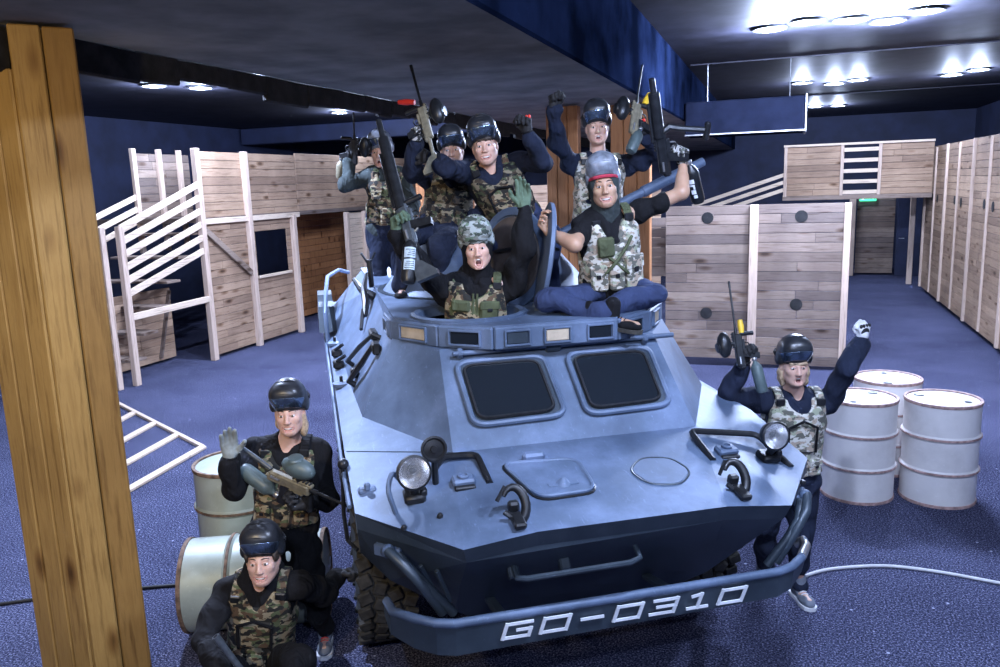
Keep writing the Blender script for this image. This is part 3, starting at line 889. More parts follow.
# --- cabin: front plate, cheeks, sloping sides, roof (with two round hatch openings)
HA = (-1.60, -.40); HB = (-1.60, .40); HR = .325
mb = MB()
mb.add([BS, BSm, sym(T0), T0], [(0, 1, 2, 3)])
quadpatch(mb, BS, K0, T1, T0)
quadpatch(mb, K0, K1, T2, T1); quadpatch(mb, K1, K2, T3, T2)
quadpatch(mb, T0, T1, (-1.62, 0, 1.93), (-1.264, 0, 1.87), both=True)
quadpatch(mb, T1, T2, (-3.4, .835, 1.998), (-1.64, .852, 1.998)); quadpatch(mb, T2, T3, (-4.92, .835, 1.998), (-3.4, .835, 1.998))
mb.add([K2, sym(K2), sym(T3), T3], [(0, 1, 2, 3)])
mb.add([K2, C5, sym(C5), sym(K2)], [(0, 1, 2, 3)])
mb.build('cabin', 'armor', car)
# roof plate with holes, cut out of the outline
RZ = 1.995
def roof_plate():
    bm = bmesh.new()
    out = [(-1.12, .36), (-1.12, -.36), (-1.32, -.62), (-1.64, -.85), (-3.4, -.835), (-4.92, -.835), (-4.92, .835), (-3.4, .835), (-1.64, .85), (-1.32, .62)]
    ev = [bm.verts.new((x, y, RZ)) for x, y in out]
    es = [bm.edges.new((ev[i], ev[(i + 1) % len(ev)])) for i in range(len(ev))]
    for hx, hy in (HA, HB):
        hv = [bm.verts.new((hx + HR * math.cos(2 * PI * k / 40), hy + HR * math.sin(2 * PI * k / 40), RZ)) for k in range(40)]
        es += [bm.edges.new((hv[i], hv[(i + 1) % 40])) for i in range(40)]
    bmesh.ops.triangle_fill(bm, use_beauty=True, use_dissolve=False, edges=es)
    bm.normal_update()
    for f in bm.faces:
        if f.normal.z < 0: f.normal_flip()
    r = bmesh.ops.extrude_face_region(bm, geom=bm.faces[:])
    vs_ = [g for g in r['geom'] if isinstance(g, bmesh.types.BMVert)]
    bmesh.ops.translate(bm, verts=vs_, vec=(0, 0, .012))
    bmesh.ops.recalc_face_normals(bm, faces=bm.faces)
    me = bpy.data.meshes.new('roof_plate'); bm.to_mesh(me); bm.free()
    return link('roof_plate', me, 'armor', car)
roof_plate()
# vision block band around the roof front
band = [(-1.95, -.865), (-1.64, -.855), (-1.32, -.63), (-1.12, -.36), (-1.12, .36), (-1.32, .63), (-1.64, .855), (-1.95, .865)]
mb = MB()
for i in range(len(band) - 1):
    a, b_ = V(*band[i], 1.935), V(*band[i + 1], 1.935)
    mb.beam(a, b_, .04, .125, bev=.008)
mb.build('vision_band', 'armor', car)
def block(i, f, w, mat, name='vision_block'):
    a, b_ = V(*band[i], 1.935), V(*band[i + 1], 1.935)
    c = a + (b_ - a) * f; d = unit(b_ - a); n = np.cross(d, (0, 0, 1.0))
    n = n if n[:2] @ c[:2] - n[0] * -2.2 > 0 else -n
    p = c + n * .018
    mb = MB(); mb.box(p, (w, .02, .065), np.array([d, n, (0, 0, 1)]).T, .004)
    o = mb.build(name, mat, car)
    mb = MB()
    for s in (-1, 1): mb.box(p + V(0, 0, s * .04) + n * .004, (w + .03, .026, .012), np.array([d, n, (0, 0, 1)]).T, .003)
    for s in (-1, 1): mb.box(p + d * s * (w / 2 + .01) + n * .004, (.012, .026, .08), np.array([d, n, (0, 0, 1)]).T, .003)
    mb.build('block_frame', 'armor', o)
block(1, .5, .2, 'tan_paint'); block(2, .5, .17, 'glass'); block(3, .18, .12, 'armor_dark'); block(3, .5, .13, 'tan_paint')
block(3, .85, .13, 'glass'); block(4, .5, .13, 'glass'); block(5, .4, .15, 'tan_paint'); block(0, .5, .15, 'glass'); block(6, .5, .15, 'glass')
# hatch coamings and lids
for hx, hy in (HA, HB):
    mb = MB(); mb.lathe([(HR - .02, RZ - .03), (HR + .02, RZ - .01), (HR + .025, RZ + .025), (HR + .005, RZ + .034), (HR - .02, RZ + .025), (HR - .02, RZ - .03)], (hx, hy, 0), n=40)
    mb.build('hatch_coaming', 'armor', car)
def lid(c, nrm, upv, name, mat_in):
    z = unit(nrm); x = unit(np.cross(upv, z)); y = np.cross(z, x)
    R = np.array([x, y, z]).T
    mb = MB(); mb.lathe([(.001, -.020), (HR - .02, -.018), (HR, -.01), (HR, .012), (HR - .02, .02), (HR - .05, .02), (HR - .055, .010), (.001, .010)], c, R, 40)
    o = mb.build(name, 'armor', car)
    mb = MB(); mb.lathe([(HR - .06, .011), (HR - .07, .024), (.001, .03)], c, R, 40); mb.build('lid_lining', mat_in, o)
    mb = MB(); mb.tube([np.array(c) + R @ V(-.09, .05, .03), np.array(c) + R @ V(-.09, .05, .07), np.array(c) + R @ V(.09, .05, .07), np.array(c) + R @ V(.09, .05, .03)], .011, 8); mb.build('lid_handle', 'black_metal', o)
    mb = MB(); 
    e = np.array(c) + R @ V(0, -HR, 0)
    for s in (-1, 1): mb.beam(e + R @ V(s * .07, .03, 0), e + R @ V(s * .07, -.05, -.02), .035, .03, z, .004)
    mb.build('hinge', 'armor', o)
lid((-1.93, -.035, 2.30), (.45, -.86, .10), (-.22, .08, 1), 'hatch_lid', plain('brown_hatch_lining', (.085, .068, .06), .6, 0, .25, 10))
lid((-1.62, .085, 2.33), (.17, .97, -.16), (.0, .17, 1), 'hatch_lid', 'armor_dark')
# --- windscreens
fx = unit(V(*T0) - V(*BS)); fx[1] = 0; fx = unit(fx)           # up the plate
fy = V(0, 1, 0); fn = np.cross(fy, fx) * -1
fn = fn if fn[0] > 0 else -fn
RF = np.array([fy, fx, fn]).T
def wp(u, t, n=0.0):               # u across, t 0..1 up the plate, n out of it
    return V(BS[0], 0, BS[2]) + (V(T0[0], 0, T0[2]) - V(BS[0], 0, BS[2])) * t + fy * u + fn * n
def rrect(pts, r, n=5):
    out = []
    m = len(pts)
    for i in range(m):
        p, a, b_ = np.array(pts[i], float), np.array(pts[i - 1], float), np.array(pts[(i + 1) % m], float)
        d0, d1 = (a - p) / np.linalg.norm(a - p), (b_ - p) / np.linalg.norm(b_ - p)
        for k in range(n + 1):
            s = k / n
            q = p + d0 * r * (1 - s) ** 2 + d1 * r * s ** 2
            out.append(q)
    return out
for sgn, (ul, ur, bl, br) in ((-1, (-.572, -.066, -.54, -.035)), (1, (.066, .572, .085, .575))):
    pts = rrect([(ul, .83), (ur, .83), (br, .22), (bl, .20)], .09)
    loop = [wp(u, t, .018) for u, t in pts]
    mb = MB(); mb.tube(loop, .017, 8, closed=True)
    fr_ = mb.build('window_frame', 'armor', car)
    mb = MB(); mb.prism([wp(u, t, .004) for u, t in pts], fn * .012); mb.build('recess', 'armor_dark', fr_)
    cx, ct = (ul + ur + bl + br) / 4, .52
    ins = [(cx + (u - cx) * .84 - .008, ct + (t - ct) * .84) for u, t in pts]
    mb = MB(); mb.prism([wp(u, t, .018) for u, t in ins], fn * .010); mb.build('pane', 'glass', fr_)
    mb = MB(); mb.tube([wp(u, t, .028) for u, t in ins], .010, 6, closed=True); mb.build('gasket', 'black_metal', fr_)
mb = MB(); mb.tube([wp(-.58, .895, .04), wp(.74, .915, .04)], .015, 10)
rod = mb.build('cover_rod', 'armor', car)
for u in (-.54, .0, .56):
    mb = MB(); mb.box(wp(u, .905, .03), (.09 if u == 0 else .035, .05, .05), RF, .008); mb.build('rod_bracket', 'armor_dark' if u == 0 else 'armor', rod)
# --- nose deck fittings
dx = unit(V(BS[0], 0, BS[2]) - V(0, 0, N0[2])); dn = np.cross(dx, fy); dn = dn if dn[2] > 0 else -dn
RD = np.array([-dx, fy, dn]).T      # x forward-down, y across, z out of the deck
def dp(x, w, n=0.0):
    return V(0, 0, N0[2]) + (V(BS[0], 0, BS[2]) - V(0, 0, N0[2])) * (x / BS[0]) + fy * w + dn * n
def side_z(x, w, n=0.0):            # on the outer nose facets
    tri = (KC, BS, NC)
    if abs(w) > .771 + (x / BS[0]) * (BS[1] - .771): tri = (NC, BS, CC)
    a, b_, c = [V(*(q if w > 0 else sym(q))) for q in tri]
    nr = np.cross(b_ - a, c - a); nr = nr if nr[2] > 0 else -nr
    nr = nr / np.linalg.norm(nr)
    z = a[2] - (nr[0] * (x - a[0]) + nr[1] * (w - a[1])) / nr[2]
    return V(x, w, z) + nr * n
pts = rrect([(-.575, -.465), (-.235, -.37), (-.245, -.095), (-.535, -.09)], .07)
mb = MB(); mb.prism([dp(x, w, .002) for x, w in pts], dn * .016); hp = mb.build('deck_hatch', 'armor', car)
mb = MB(); mb.tube([dp(x, w, .016) for x, w in pts], .011, 8, closed=True); mb.build('hatch_rim', 'armor', hp)
mb = MB(); mb.tube([dp(x + (x + .40) * .07, w + (w + .25) * .07, .004) for x, w in pts], .006, 6, closed=True); mb.build('rubber_seal', 'black_metal', hp)
mb = MB(); mb.box(dp(-.585, -.30, .03), (.05, .11, .045), RD, .012); mb.build('hinge', 'armor', hp)
mb = MB(); mb.lathe([(.04, 0), (.032, .008), (.012, .03), (.006, .034), (.001, .034)], dp(-.325, -.23, .016), RD, 14); mb.box(dp(-.32, -.23, .018), (.03, .15, .012), RD, .004); mb.build('latch_knob', 'armor', hp)
ring = [(-.36 + .150 * math.cos(2 * PI * k / 6 + .3), .28 + .155 * math.sin(2 * PI * k / 6 + .3)) for k in range(6)]
mb = MB(); mb.tube([dp(x, w, .0) for x, w in rrect(ring, .06)], .006, 6, closed=True); mb.build('access_plate_seam', 'armor_dark', car)
mb = MB(); mb.prism([dp(x, w, -.002) for x, w in rrect([(-.36 + (x + .36) * .93, .28 + (w - .28) * .93) for x, w in ring], .05)], dn * .006); mb.build('access_plate', 'armor', car)
for x, w in ((-.475, -.677), (-.475, .697)):
    p = dp(x, w) if abs(w) < .5 else side_z(x, w)
    mb = MB(); mb.box(p + dn * .018, (.075, .11, .035), RD, .01); o = mb.build('lifting_boss', 'armor', car)
    mb = MB(); mb.lathe([(.028, 0), (.028, .012), (.018, .014), (.016, .004), (.001, .004)], p + dn * .035, RD, 16); mb.build('boss_ring', 'armor', o)
    mb = MB(); mb.box(p + dn * .008 + V(.045, 0, -.012), (.03, .10, .02), RD, .005); mb.build('boss_foot', 'black_metal', o)
for x, w in ((-.27, -.825), (-.265, -.99), (-.215, .972)):
    mb = MB(); mb.lathe([(.014, 0), (.014, .012), (.008, .02), (.001, .02)], side_z(x, w), RD, 8); mb.build('stud', 'black_metal', car)
# tow hooks
def hook(x, w):
    p = dp(x, w, .0) if abs(w) < .55 else side_z(x, w)
    mb = MB(); mb.box(p + V(.02, 0, .015), (.11, .055, .03), RD, .008); mb.box(p + V(-.06, 0, .05), (.04, .05, .05), RD, .01)
    o = mb.build('tow_hook', 'black_metal', car)
    lean = unit(dn * .75 + dx * .66)
    arc = [p + fy * (.0 + .052 * math.cos(t)) + lean * (.075 + .078 * math.sin(t)) for t in np.linspace(-1.7, 2.55, 14)]
    mb = MB(); mb.tube(arc, [.022] * 8 + [.021, .020, .018, .016, .014, .011], 10); mb.build('hook_arm', 'black_metal', o)
    mb = MB(); mb.tube([p + lean * .16 - fy * .03, p + lean * .10 - fy * .075], .010, 6); mb.tube([p + lean * .005, p + lean * .05 - fy * .05], .012, 6); mb.build('hook_keeper', 'black_metal', o)
hook(-.09, -.515); hook(-.10, .56)
# headlamps
def headlamp(c, r, foot, guard, mirror=None):
    c = V(*c); d = unit(V(1, -.08 * np.sign(c[1]), .12)); up_ = V(0, 0, 1); x = unit(np.cross(up_, d)); R = np.array([x, np.cross(d, x), d]).T
    mb = MB(); mb.lathe([(.001, -r * 1.25), (r * .45, -r * 1.15), (r * .85, -r * .6), (r, 0), (r * 1.06, .004), (r * 1.06, .022), (r * .93, .026), (r * .92, .012)], c, R, 28)
    o = mb.build('headlamp', 'black_metal', car)
    mb = MB(); mb.lathe([(r * .93, .018), (r * .8, .0), (r * .45, -.03), (r * .16, -.045), (.001, -.045)], c, R, 28); mb.build('reflector', 'chrome', o)
    mb = MB(); mb.lathe([(r * .94, .014), (r * .6, .026), (.001, .03)], c, R, 28)
    gl = mb.build('lamp_glass', clear_glass, o)
    mb = MB(); mb.ball(c + d * -.02, r * .22); mb.build('bulb', 'glass', o)
    f = V(*foot)
    mb = MB(); mb.tube([c - V(0, 0, r * .9), f + V(0, 0, .03)], .02, 8); mb.box(f + V(0, 0, .02), (.10, .10, .045), RD, .012); mb.box(f + V(.02, .04, .045), (.05, .035, .035), RD, .008); mb.build('lamp_bracket', 'black_metal', o)
    return o
clear_glass, _nt, _b = new_mat('clear_lamp_glass')
_b.inputs['Base Color'].default_value = (.8, .84, .9, 1); _b.inputs['Roughness'].default_value = .08
_b.inputs['Alpha'].default_value = .10
headlamp((-.40, -.92, 1.485), .077, side_z(-.46, -.915), None)
headlamp((-.37, .905, 1.475), .070, side_z(-.44, .918), None)
# horn / marker lamp behind the left headlamp
c = V(-.52, -.805, 1.545)
d = unit(V(1, .05, .15)); x_ = unit(np.cross((0, 0, 1), d)); R = np.array([x_, np.cross(d, x_), d]).T
mb = MB(); mb.lathe([(.001, -.045), (.03, -.04), (.05, -.012), (.062, .0), (.064, .012), (.054, .014), (.046, .004), (.018, .008), (.016, .018), (.001, .018)], c, R, 24)
hn = mb.build('horn', 'black_metal', car)
mb = MB(); mb.tube([c - V(0, 0, .055), side_z(-.54, -.80)], .016, 8); mb.build('horn_stem', 'black_metal', hn)
# bent bar guards
def guard(pts, r, mat, name):
    P = [V(*p) for p in pts]; Q = []
    for i, p in enumerate(P):
        if 0 < i < len(P) - 1:
            a, b_ = unit(P[i - 1] - p), unit(P[i + 1] - p)
            for s in (0, .33, .67, 1): Q.append(p + a * .04 * (1 - s) ** 2 + b_ * .04 * s ** 2)
        else: Q.append(p)
    mb = MB(); mb.tube(Q, r, 8); mb.build(name, mat, car)
guard([dp(-.43, -.557, 0), dp(-.665, -.57, .03), side_z(-.70, -.73, .035), side_z(-.60, -.80, .03)], .017, 'black_metal', 'lamp_guard')
guard([dp(-.40, .585, 0), dp(-.67, .59, .03), side_z(-.63, .95, .05), side_z(-.38, 1.015, .0)], .017, 'black_metal', 'lamp_guard')
guard([side_z(-.40, -1.01, 0), side_z(-.42, -1.02, .12), side_z(-.52, -.98, .15), side_z(-.55, -.93, .0)], .012, 'armor', 'lamp_guard')
# weld seam from hull edge to cabin corner, mooring cleat
mb = MB(); mb.tube([V(-1.1, -1.195, 1.387), V(*sym(BS))], .004, 5); mb.build('weld_seam', 'armor_dark', car)
mb = MB(); mb.box((-.66, -1.12, 1.325), (.05, .09, .03), None, .01); mb.box((-.64, -1.12, 1.35), (.03, .03, .04), None, .008); mb.build('cleat', 'armor', car)
# --- lower bow fittings
bn = unit(np.cross(V(*P0) - V(*NL), (0, 1, 0))); bn = bn if bn[0] > 0 else -bn
bs = unit(V(P0[0], 0, P0[2]) - V(NL[0], 0, NL[2]))
def bp(w, t, n=0.0): return V(NL[0], w, NL[2]) + bs * t + bn * n
mb = MB(); mb.tube([bp(-.52, .17, .0), bp(-.52, .14, .06), bp(-.48, .12, .075), bp(-.0, .10, .075), bp(.05, .10, .06), bp(.05, .12, 0)], .014, 8)
hd = mb.build('tow_bar_handle', 'armor_dark', car)
for w, t in ((-.52, .20), (-.28, .19)):
    mb = MB(); mb.box(bp(w, t, .02), (.05, .05, .06), np.array([bs, (0, 1, 0), bn]).T, .008); mb.build('handle_lug', 'armor_dark', hd)
# --- splash board with the registration
path = [(-.42, -1.075), (-.30, -1.06), (-.20, -.97), (-.145, -.88), (-.13, -.80), (-.13, .80), (-.145, .88), (-.20, .97), (-.28, 1.05), (-.34, 1.075)]
ztop = [.86, .87, .875, .868, .860, .868, .875, .885, .90, .90]
hgt = [.08, .12, .15, .158, .160, .135, .12, .085, .06, .05]
mb = MB()
n = len(path)
vs_ = []
for i, (x, w) in enumerate(path):
    a = np.array(path[max(0, i - 1)]); b_ = np.array(path[min(n - 1, i + 1)])
    t = (b_ - a) / np.linalg.norm(b_ - a); nx, nw = t[1], -t[0]
    for off in (.014, -.014):
        vs_.append((x + nx * off, w + nw * off, ztop[i])); vs_.append((x + nx * off - .02, w + nw * off, ztop[i] - hgt[i]))
fs_ = []
for i in range(n - 1):
    a, b_ = i * 4, (i + 1) * 4
    fs_ += [(a, b_, b_ + 1, a + 1), (a + 2, a + 3, b_ + 3, b_ + 2), (a, a + 2, b_ + 2, b_), (a + 1, b_ + 1, b_ + 3, a + 3)]
fs_ += [(0, 1, 3, 2), (4 * n - 4, 4 * n - 2, 4 * n - 1, 4 * n - 3)]
mb.add(vs_, fs_)
sb = mb.build('splash_board', 'armor_dark', car)
mb = MB(); mb.tube([V(x, w, z) for (x, w), z in zip(path, ztop)], .022, 10); mb.build('board_edge', 'armor', sb)
mb = MB(); mb.tube([V(path[-3][0], path[-3][1], .89), V(path[-2][0], path[-2][1], .90), V(path[-1][0], path[-1][1], .90), V(-.37, 1.05, .87)], .024, 10); mb.build('board_tip', 'steel', sb)
def text_mesh(body, size, extrude, shear=0.0, spacing=1.0):
    cu = bpy.data.curves.new('lettering', 'FONT')
    cu.body = body; cu.size = size; cu.extrude = extrude; cu.align_x = 'CENTER'; cu.align_y = 'CENTER'; cu.shear = shear; cu.space_character = spacing
    o = bpy.data.objects.new('lettering', cu); COL.objects.link(o)
    dg = bpy.context.evaluated_depsgraph_get()
    me = bpy.data.meshes.new_from_object(o.evaluated_get(dg))
    bpy.data.objects.remove(o); bpy.data.curves.remove(cu)
    return me
# stencil characters drawn as slanted bars: G O - 0 3 1 0
def stencil(chars, w0, w1, zc, h):
    n = len(chars); step = (w1 - w0) / n
    cw, t = step * .78, h * .19
    segs = {'G': [(0, 0, 0, 1), (0, 1, 1, 1), (0, 0, 1, 0), (1, 0, 1, .5), (.5, .5, 1, .5)], 'O': [(0, 0, 0, 1), (0, 1, 1, 1), (0, 0, 1, 0), (1, 0, 1, 1)],
            '0': [(0, 0, 0, 1), (0, 1, 1, 1), (0, 0, 1, 0), (1, 0, 1, 1)], '-': [(.1, .5, .9, .5)],
            '3': [(0, 1, 1, 1), (.25, .5, 1, .5), (0, 0, 1, 0), (1, 0, 1, 1)], '1': [(.55, 0, .55, 1), (.2, .9, .55, 1), (.15, 0, .95, 0)]}
    mb = MB()
    for i, ch in enumerate(chars):
        u0 = w0 + step * (i + .12)
        for (ax, az, bx, bz) in segs[ch]:
            def q(a_, z_): 
                return V(-.110 - .011 * (1 - z_), u0 + a_ * (cw - t) + t / 2 + z_ * h * .22, zc - h / 2 + t / 2 + z_ * (h - t))
            A_, B_ = q(ax, az), q(bx, bz)
            d_ = unit(B_ - A_)
            A_, B_ = A_ - d_ * t / 2, B_ + d_ * t / 2
            if abs(bz - az) < .01 and ax == 0 and bx == 1:      # cut corners of rounded letters
                A_, B_ = A_ + d_ * t * .28, B_ - d_ * t * .28
            mb.beam(A_, B_, .006, t * (.8 if abs(bz - az) < .2 else 1.0), (0, 0, 1) if abs(d_[2]) < .7 else (0, 1, 0))
    return mb
mb = stencil('GO-0310', -.62, .62, .792, .088)
mb.build('registration_lettering', 'white_paint', sb, merge=False)
for w in (-.55, .3):
    mb = MB(); mb.beam((-.16, w, .80), (-.58, w, .70), .05, .03, bev=.006); mb.build('board_stay', 'armor_dark', sb)
# struts carrying the board on both bow cheeks
for s in (-1, 1):
    mb = MB()
    mb.tube([(-.38, s * 1.07, 1.13), (-.30, s * 1.06, 1.16), (-.22, s * 1.0, 1.12), (-.20, s * .93, 1.03), (-.22, s * .84, .87)], .024, 10)
    mb.tube([(-.30, s * 1.02, 1.14), (-.22, s * .96, 1.08), (-.21, s * .89, .99), (-.22, s * .79, .86)], .022, 10)
    o = mb.build('board_strut', 'armor_dark', car)
    mb = MB(); mb.box((-.37, s * 1.06, 1.13), (.15, .03, .06), rot3((0, 0, 1), s * -.8), .008); mb.ball((-.32, s * 1.06, 1.155), .032); mb.build('strut_pivot', 'armor', o)
for k in range(3):
    mb = MB(); mb.beam((-.36 + .07 * k, -.99 + .065 * k, 1.08), (-.40 + .07 * k, -.90 + .05 * k, .90), .02, .02, bev=.003); mb.build('cheek_rib', 'armor_dark', car)
# --- left flank fittings on the sloping cabin side
def cs(x, f, n=0.0):                # on the left cabin side: f 0 bottom .. 1 top
    k = (x - K0[0]) / (K1[0] - K0[0])
    bot = V(*K0) + (V(*K1) - V(*K0)) * k if x > K1[0] else V(*K1) + (V(*K2) - V(*K1)) * ((x - K1[0]) / (K2[0] - K1[0]))
    top = V(*T1) + (V(*T2) - V(*T1)) * ((x - T1[0]) / (T2[0] - T1[0])) if x > T2[0] else V(*T2) + (V(*T3) - V(*T2)) * ((x - T2[0]) / (T3[0] - T2[0]))
    p = bot + (top - bot) * f
    p = V(p[0], -p[1], p[2])
    nr = np.cross(V(-1, .0, .05), V(0, top[1] - bot[1], 0) * -1 + V(0, 0, top[2] - bot[2])); nr = unit(nr); nr = nr if nr[1] < 0 else -nr
    return p + nr * n
mb = MB(); mb.tube([cs(-2.02, .80, 0), cs(-2.03, .80, .05), cs(-2.25, .5, .055), cs(-2.44, .18, .05), cs(-2.45, .16, 0)], .017, 8); mb.build('grab_handle', 'black_metal', car)
mb = MB(); mb.tube([cs(-1.86, .70, 0), cs(-1.87, .70, .05), cs(-1.92, .42, .055), cs(-2.05, .10, .05), cs(-2.06, .08, 0)], .020, 8); mb.build('grab_handle', 'black_metal', car)
mb = MB(); mb.box(cs(-2.15, .76, .03), (.20, .05, .05), None, .01); mb.build('handle_clamp', 'black_metal', car)
mb = MB(); mb.box(cs(-1.84, .72, .03), (.12, .05, .07), None, .01); mb.build('handle_clamp', 'black_metal', car)
mb = MB(); mb.box(cs(-2.12, .20, .03), (.08, .05, .06), None, .01); mb.build('handle_clamp', 'black_metal', car)
# antenna base and forked bracket on the side
mb = MB(); mb.tube([cs(-3.1, .95, 0), cs(-3.1, .95, .06), cs(-3.3, .90, .09), cs(-3.45, .95, .16)], [.035, .032, .026, .02], 8); mb.tube([cs(-2.9, .70, .02), cs(-3.0, .85, .05), cs(-3.15, .98, .10), cs(-3.3, 1.15, .12)], [.02, .03, .026, .012], 8); mb.tube([cs(-2.75, .55, .02), cs(-2.95, .75, .05)], .014, 6); mb.build('antenna_bracket', 'black_metal', car)
mb = MB(); mb.tube([cs(-3.35, 1.0, .02), cs(-3.35, 1.05, .05) + V(0, 0, .18)], .022, 8); mb.tube([cs(-3.35, 1.05, .05) + V(0, 0, .14), cs(-3.35, 1.05, .05) + V(.02, -.06, .24)], .010, 6); mb.tube([cs(-3.35, 1.05, .05) + V(0, 0, .14), cs(-3.35, 1.05, .05) + V(.02, .05, .24)], .010, 6); mb.build('antenna_base', 'black_metal', car)
# deck strip: filler caps, latches, cover boxes, loop rail
for x in (-2.3, -3.5):
    p = V(x, -1.165, 1.462 + (-x - 2.2) * .048)
    mb = MB(); mb.lathe([(.05, 0), (.06, .012), (.06, .03), (.045, .036), (.001, .04)], p - V(0, 0, .015), None, 20); o = mb.build('filler_cap', 'armor', car)
    mb = MB(); mb.lathe([(.012, .02), (.012, .06), (.001, .065)], p, None, 10); mb.build('cap_knob', 'black_metal', o)
for x in (-2.75, -3.1):
    p = V(x, -1.165, 1.49 + (-x - 2.2) * .048)
    mb = MB(); mb.box(p, (.09, .08, .06), None, .014); mb.tube([p + V(.02, -.02, .02), p + V(.06, .05, .07)], .014, 6); mb.build('toggle_latch', 'black_metal', car)
for x in (-4.0, -4.6):
    p = V(x, -1.19, 1.49 + (-x - 2.2) * .048)
    mb = MB(); mb.hull([p + V(a, b_, c) for a, b_, c in ((.2, -.09, 0), (.2, .06, 0), (-.2, -.09, 0), (-.2, .06, 0), (-.16, -.08, .22), (-.16, .05, .22), (.04, -.08, .20), (.04, .05, .20))]); mb.build('stowage_box', 'armor_dark', car)
mb = MB()
lp = [V(-3.75, -1.215, 1.50), V(-3.8, -1.22, 1.74), V(-4.0, -1.20, 1.90), V(-4.4, -1.17, 1.99), V(-4.9, -1.05, 2.0), V(-5.0, -.95, 1.96)]
mb.tube(lp, .018, 8); mb.build('loop_rail', 'armor', car)
mb = MB(); mb.tube([V(-4.5, -1.205, 1.56), V(-4.5, -1.205, 1.70)], .018, 8); mb.build('marker_peg', 'steel', car)
mb = MB(); mb.tube([V(-.62, -1.21, 1.265), V(-1.1, -1.225, 1.35), V(-2.2, -1.228, 1.40), V(-5.4, -1.235, 1.56)], .012, 6); mb.build('side_rail', 'armor', car)
mb = MB(); mb.tube([V(-.95, -1.225, 1.34), V(-.95, -1.235, 1.10), V(-.93, -1.225, .96), V(-.86, -1.18, .93)], .012, 6); mb.ball((-.95, -1.22, 1.37), .03); mb.build('side_hook', 'black_metal', car)
# --- turret
TX, TW = -2.95, .0
mb = MB(); mb.lathe([(.79, RZ), (.79, RZ + .015), (.50, 2.34), (.45, 2.365), (.001, 2.37)], (TX, TW, 0), None, 40, True)
tr = mb.build('turret', 'armor', car)
mb = MB(); mb.lathe([(.83, RZ + .002), (.835, RZ + .022), (.795, RZ + .022)], (TX, TW, 0), None, 40); mb.build('turret_ring', 'armor_dark', tr)
mb = MB(); mb.hull([V(x, w + .33, z) for x, w, z in ((-2.75, -.2, 2.08), (-2.75, .2, 2.08), (-2.40, -.12, 2.10), (-2.40, .12, 2.10), (-2.78, -.17, 2.42), (-2.78, .17, 2.42), (-2.48, -.11, 2.38), (-2.48, .11, 2.38))]); mb.build('gun_mantlet', 'armor', tr)
g0, g1 = V(-2.62, .38, 2.34), V(-2.60, 1.65, 2.89)
gd = unit(g1 - g0)
mb = MB(); mb.tube([g0, g0 + gd * .85], .034, 14); mb.tube([g0 + gd * .85, g0 + gd * 1.18], .042, 14); mb.tube([g0 + gd * 1.18, g1], .034, 14)
gb = mb.build('gun_barrel', 'steel_blue', tr) if 'steel_blue' in M else mb.build('gun_barrel', 'armor', tr)
mb = MB(); mb.tube([g1, g1 + gd * .002], .024, 12); mb.build('bore', 'black_metal', gb)
# --- wheels
def wheel(x, w):
    s = 1 if w > 0 else -1
    R = np.array([(1, 0, 0), (0, 0, -s), (0, s, 0)]).T @ np.eye(3)
    R = np.array([[1, 0, 0], [0, 0, s], [0, -s, 0]])
    r = .56
    mb = MB(); mb.lathe([(.30, -.13), (.44, -.15), (.51, -.155), (.535, -.13), (.535, .13), (.51, .155), (.44, .15), (.30, .13), (.28, .10), (.28, -.10), (.30, -.13)], (x, w, r), R, 40)
    o = mb.build('wheel', 'rubber', car)
    mb = MB()
    for k in range(34):                  # staggered tread lugs
        a = 2 * PI * k / 34
        for j, (y0, y1, sh) in enumerate(((-.165, -.088, 0), (-.078, -.005, .5), (.005, .078, 0), (.088, .165, .5))):
            aa = a + sh * 2 * PI / 34
            c = V(x, w, r) + R @ V(math.cos(aa) * .55, math.sin(aa) * .55, (y0 + y1) / 2)
            er = R @ V(math.cos(aa), math.sin(aa), 0); et = R @ V(-math.sin(aa), math.cos(aa), 0); ez = R @ V(0, 0, 1)
            Rr = np.array([er, et, ez]).T
            mb.box(c, (.034, .072, y1 - y0), Rr @ rot3((1, 0, 0), .35 * (1 if j % 2 else -1)), .006)
    mb.build('tread', 'rubber', o, merge=False)
    mb = MB(); mb.lathe([(.29, .08), (.27, .05), (.12, .04), (.10, .09), (.001, .10)], (x, w, r), R, 28)
    for k in range(8): mb.ball(V(x, w, r) + R @ V(.19 * math.cos(k * PI / 4), .19 * math.sin(k * PI / 4), .05), .016, None, 8, 6)
    mb.build('rim', 'armor_dark', o)
for x in (-1.68, -4.6):
    for w in (-1.02, 1.02): wheel(x, w)
for x in (-1.68, -4.6):
    mb = MB(); mb.tube([V(x, -.9, .58), V(x, .9, .58)], .07, 12); mb.ball((x, .1, .56), (.2, .17, .17)); mb.build('axle', 'armor_dark', car)

